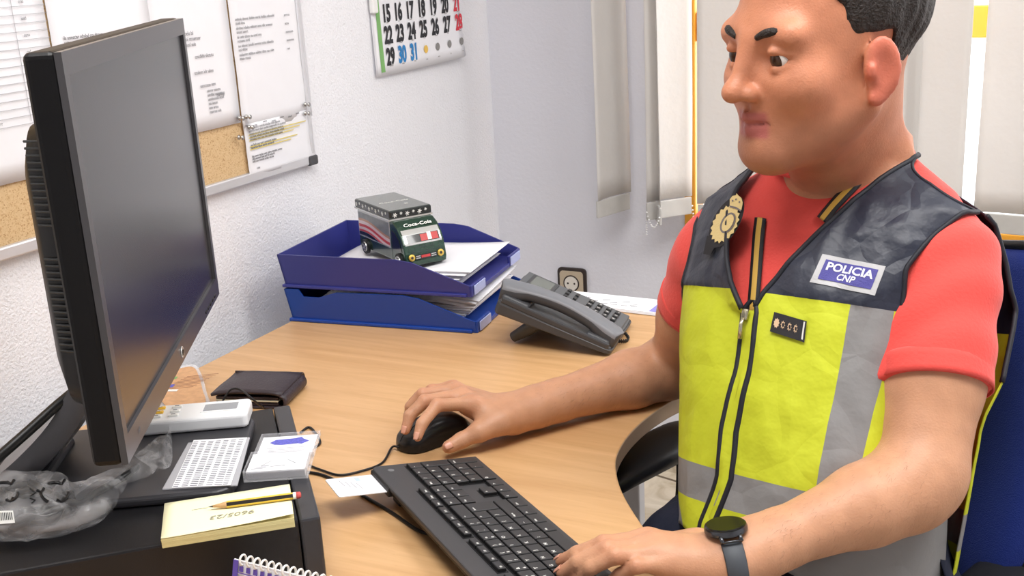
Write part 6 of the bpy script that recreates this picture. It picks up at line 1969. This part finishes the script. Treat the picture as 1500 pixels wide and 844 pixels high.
# dark cloth hanging out at the waist on the chair side
b = MB(); G = []
for r in range(15):
    row = []
    for s in range(19):
        z = lerp(-.40, -.50, r / 14); t = s / 18; a = lerp(-.1, 1.5, t)
        fl = .004 + .055 * (r / 14) ** 1.5 + .006 * math.sin(t * 17 + r * .25) * (r / 14)
        row.append(T2W((.185 * math.cos(a) ** 1.0 + fl * math.cos(a), -.012 - (.115 + fl) * math.sin(a), z)))
    G.append(row)
b.grid(G); b.build('shirt_tail', m_trou, man, smooth=True, world=True, solid=.0016)

# ------------------------------------------------------------------ wrist watch
m_wblk = mat('watch_black', S(22, 22, 24), .25, coat=.3); m_wglass = mat('watch_glass', S(16, 15, 15), .16, spec=.3); m_wsteel = mat('watch_steel', S(84, 86, 90), .25, metal=.9); m_wband = mat('watch_band', S(66, 70, 76), .55)
fa = unit(EL - WL)
nrm = unit(np.array([0, 0, 1.0]) - .16 * unit(CAM - WL))
_h = bb_.ray_cast(Vector(WL - fa * .004 + nrm * .08), Vector(-nrm))
fw_ = unit(.5 * fa + .5 * np.array([.96, .27, 0])); Mw = frame(fw_, nrm, np.array(_h[0]) + nrm * .0042)
b = MB(); b.lathe([(0, -.0045), (.019, -.0045), (.0215, -.0025), (.0215, .001), (.0205, .003), (0, .003)], n=48, M=Mw); wcase = b.build('watch_case', m_wsteel, man, smooth=True, world=True, angle=40)
b = MB(); b.lathe([(.0205, .0026), (.0205, .0036), (.0190, .0046), (0, .0046)], n=48, M=Mw); b.build('watch_dial', m_wglass, wcase, smooth=True, world=True, angle=30)
for q in (-1, 1):
    b = MB()
    for s in (-1, 1): b.tube([Mw @ Vector((s * .0095, q * .016, -.001)), Mw @ Vector((s * .0092, q * .024, -.006))], .0022, n=8)
    b.tube([Mw @ Vector((-.0092, q * .0235, -.0057)), Mw @ Vector((.0092, q * .0235, -.0057))], .0012, n=6); b.build('watch_lug', m_wsteel, wcase, smooth=True, world=True)
b = MB(); G = []
wx, wz = Vector((Mw[0][1], Mw[1][1], Mw[2][1])), Vector((Mw[0][2], Mw[1][2], Mw[2][2])); wf = Vector((Mw[0][0], Mw[1][0], Mw[2][0]))
wo = Vector((Mw[0][3], Mw[1][3], Mw[2][3])) - wz * .034
def wrist_r(a, u):
    d = wx * math.cos(a) + wz * math.sin(a); h = bb_.ray_cast(wo + wf * u + d * .08, -d); return (.08 - h[3]) if h[0] is not None and h[3] < .075 else .028
for i in range(61):
    a = lerp(math.radians(52), math.radians(-232), i / 60); row = []
    rad_ = sum(wrist_r(a + da, 0) for da in (-.15, 0, .15)) / 3
    for u in (-.0105, -.0095, .0, .0095, .0105):
        e = .0014 if abs(u) > .01 else .0030
        row.append(wo + wf * u + (wx * math.cos(a) + wz * math.sin(a)) * (rad_ + e))
    G.append(row)
b.grid(G); b.build('watch_strap', m_wband, man, smooth=True, world=True, solid=.002)

# ------------------------------------------------------------------ office chair
m_cblue = mat('chair_fabric_blue', S(17, 36, 104), 0.9, spec=.2, sheen=.2, bump=.0008, bscale=700)
m_cblk = mat('chair_black', S(26, 26, 28), 0.42)
seat_c = T2W((0, -.03, -.60)); yaw = math.atan2(_F[1], _F[0])
chx, chy = float(seat_c[0]), float(seat_c[1]) + .02
ch = thing('office_chair', (chx, chy, 0), yaw - math.pi / 2, 'blue fabric office chair with black armrests, the man sitting in it', 'chair')
# local: x = his right is -x?  y = forward
SZ = float(min(Vt[:, 2][(np.abs(Vt[:, 0] - chx) < .12) & (np.abs(Vt[:, 1] - chy) < .10)].min(), .50)) 
b = MB(); b.prism([(x, y - .0) for x, y in rr(.48, .46, .09)], SZ - .075, SZ + .012, bev=.028, seg=4); b.build('seat', m_cblue, ch, smooth=True, angle=60)
b = MB(); b.prism(rr(.44, .42, .07), SZ - .10, SZ - .074, bev=.006); b.build('seat_shell', m_cblk, ch)
# backrest follows his back
b = MB(); G = []; Gb = []
for r in range(33):
    t = r / 32; z = lerp(-.60, -.065, t)
    hwid = np.interp(t, [0, .12, .35, .7, .9, 1], [.165, .20, .232, .242, .225, .165])
    row = []
    for s in range(25):
        u = s / 24 * 2 - 1; x = u * hwid + .012
        y = -.158 + .022 * math.exp(-((z + .46) / .10) ** 2) - .02 * max(0, (-.50 - z) / .10) * 0 + .030 * (abs(u) ** 2.2) - .008
        row.append((x, y, z, u, t))
    G.append(row)
def pad(G, th):
    F_, B_ = [], []
    for row in G:
        f_, b_ = [], []
        for x, y, z, u, t in row:
            e = max(0, 1 - max(abs(u), abs(2 * t - 1)) ** 8) ** .5
            f_.append(T2W((x, y - th / 2 + th / 2 * e, z))); b_.append(T2W((x, y - th / 2 - th / 2 * e, z)))
        F_.append(f_); B_.append(b_)
    return F_, B_
Fp, Bp = pad(G, .062)
b.grid(Fp); b.grid([r[::-1] for r in Bp]); b.build('backrest', m_cblue, ch, smooth=True, world=True)
b = MB(); rim = [Fp[r][0] for r in range(33)] + Fp[32] + [Fp[r][24] for r in range(32, -1, -1)] + Fp[0][::-1]
b.tube([Vector(p) for p in rim], .007, n=8); b.build('backrest_trim', m_cblk, ch, smooth=True, world=True)
b = MB(); bs = [Vector(T2W((.0, -.245, -.30))), Vector(T2W((0, -.25, -.48))), Vector((chx - _F[0] * .16, chy - _F[1] * .16, SZ - .11)), Vector((chx, chy, SZ - .11))]
G = []
pth_ = smooth_path(bs, 8)
for i, p in enumerate(pth_):
    a_, c_ = pth_[max(0, i - 1)], pth_[min(len(pth_) - 1, i + 1)]; d = unit(c_ - a_); n_ = unit(np.cross(d, _X))
    G.append([np.array(p) + _X * sx * .035 + n_ * sy * .008 for sx, sy in ((-1, -1), (1, -1), (1, 1), (-1, 1))])
b.grid(G, close=True); b.build('back_bracket', m_cblk, ch, world=True)
for q in (-1, 1):
    ac = NB + _X * (q * .262) + _F * .045; ac[2] = .668
    b = MB(); G = []
    for i in range(25):
        t = i / 24; e = max(.05, 1 - abs(2 * t - 1) ** 6) ** .5; p = ac + _F * lerp(-.15, .145, t) + np.array([0, 0, -.018 * max(0, abs(2 * t - 1) - .5) ** 1.6 * 2]); row = []
        for j in range(18):
            a = 2 * math.pi * j / 18; ca, sa = math.cos(a), math.sin(a)
            row.append(p + _X * (.044 * e * math.copysign(abs(ca) ** .6, ca)) + np.array([0, 0, .015 * e * math.copysign(abs(sa) ** .7, sa)]))
        G.append(row)
    b.grid(G, close=True); b.add(G[0], [tuple(range(18))]); b.add(G[-1], [tuple(range(18))[::-1]]); b.build('armrest', m_cblk, ch, smooth=True, world=True)
    b = MB(); base = ac - _F * .095; lo_ = NB + _X * (q * .235) - _F * .0; lo_ = np.array([lo_[0], lo_[1], SZ - .085])
    pth_ = smooth_path([base + np.array([0, 0, -.010]), base + np.array([0, 0, -.07]), base * .6 + lo_ * .4 - np.array([0, 0, .06]), lo_ - _F * .04, np.array([chx, chy, SZ - .087]) + _X * q * .12], 6)
    G = []
    for i, p in enumerate(pth_):
        G.append([np.array(p) + _F * sx * .024 + _X * sy * .010 for sx, sy in ((-1, -1), (1, -1), (1, 1), (-1, 1))])
    b.grid(G, close=True); b.build('arm_post', m_cblk, ch, world=True)
b = MB(); b.lathe([(0, .07), (.03, .07), (.03, .26), (.02, .26), (.02, SZ - .10), (0, SZ - .10)], n=24); b.build('gas_column', m_cblk, ch)
for k in range(5):
    a = 2 * math.pi * k / 5 + .3; d = Vector((math.cos(a), math.sin(a), 0))
    b = MB(); b.tube([Vector((0, 0, .115)) + d * .02, Vector((0, 0, .10)) + d * .16, Vector((0, 0, .068)) + d * .29], [.024, .020, .015], n=8); lg = b.build('base_arm', m_cblk, ch, smooth=True)
    b = MB()
    for q in (-1, 1):
        Mk_ = Matrix.Translation(d * .29 + Vector((0, 0, .0275))) @ Matrix.Rotation(a, 4, 'Z') @ Matrix.Translation((0, q * .012, 0)) @ R90
        b.lathe([(0, -.008), (.024, -.008), (.027, -.005), (.027, .005), (.024, .008), (0, .008)], n=20, M=Mk_)
    b.build('caster', m_cblk, lg, smooth=True, angle=40)
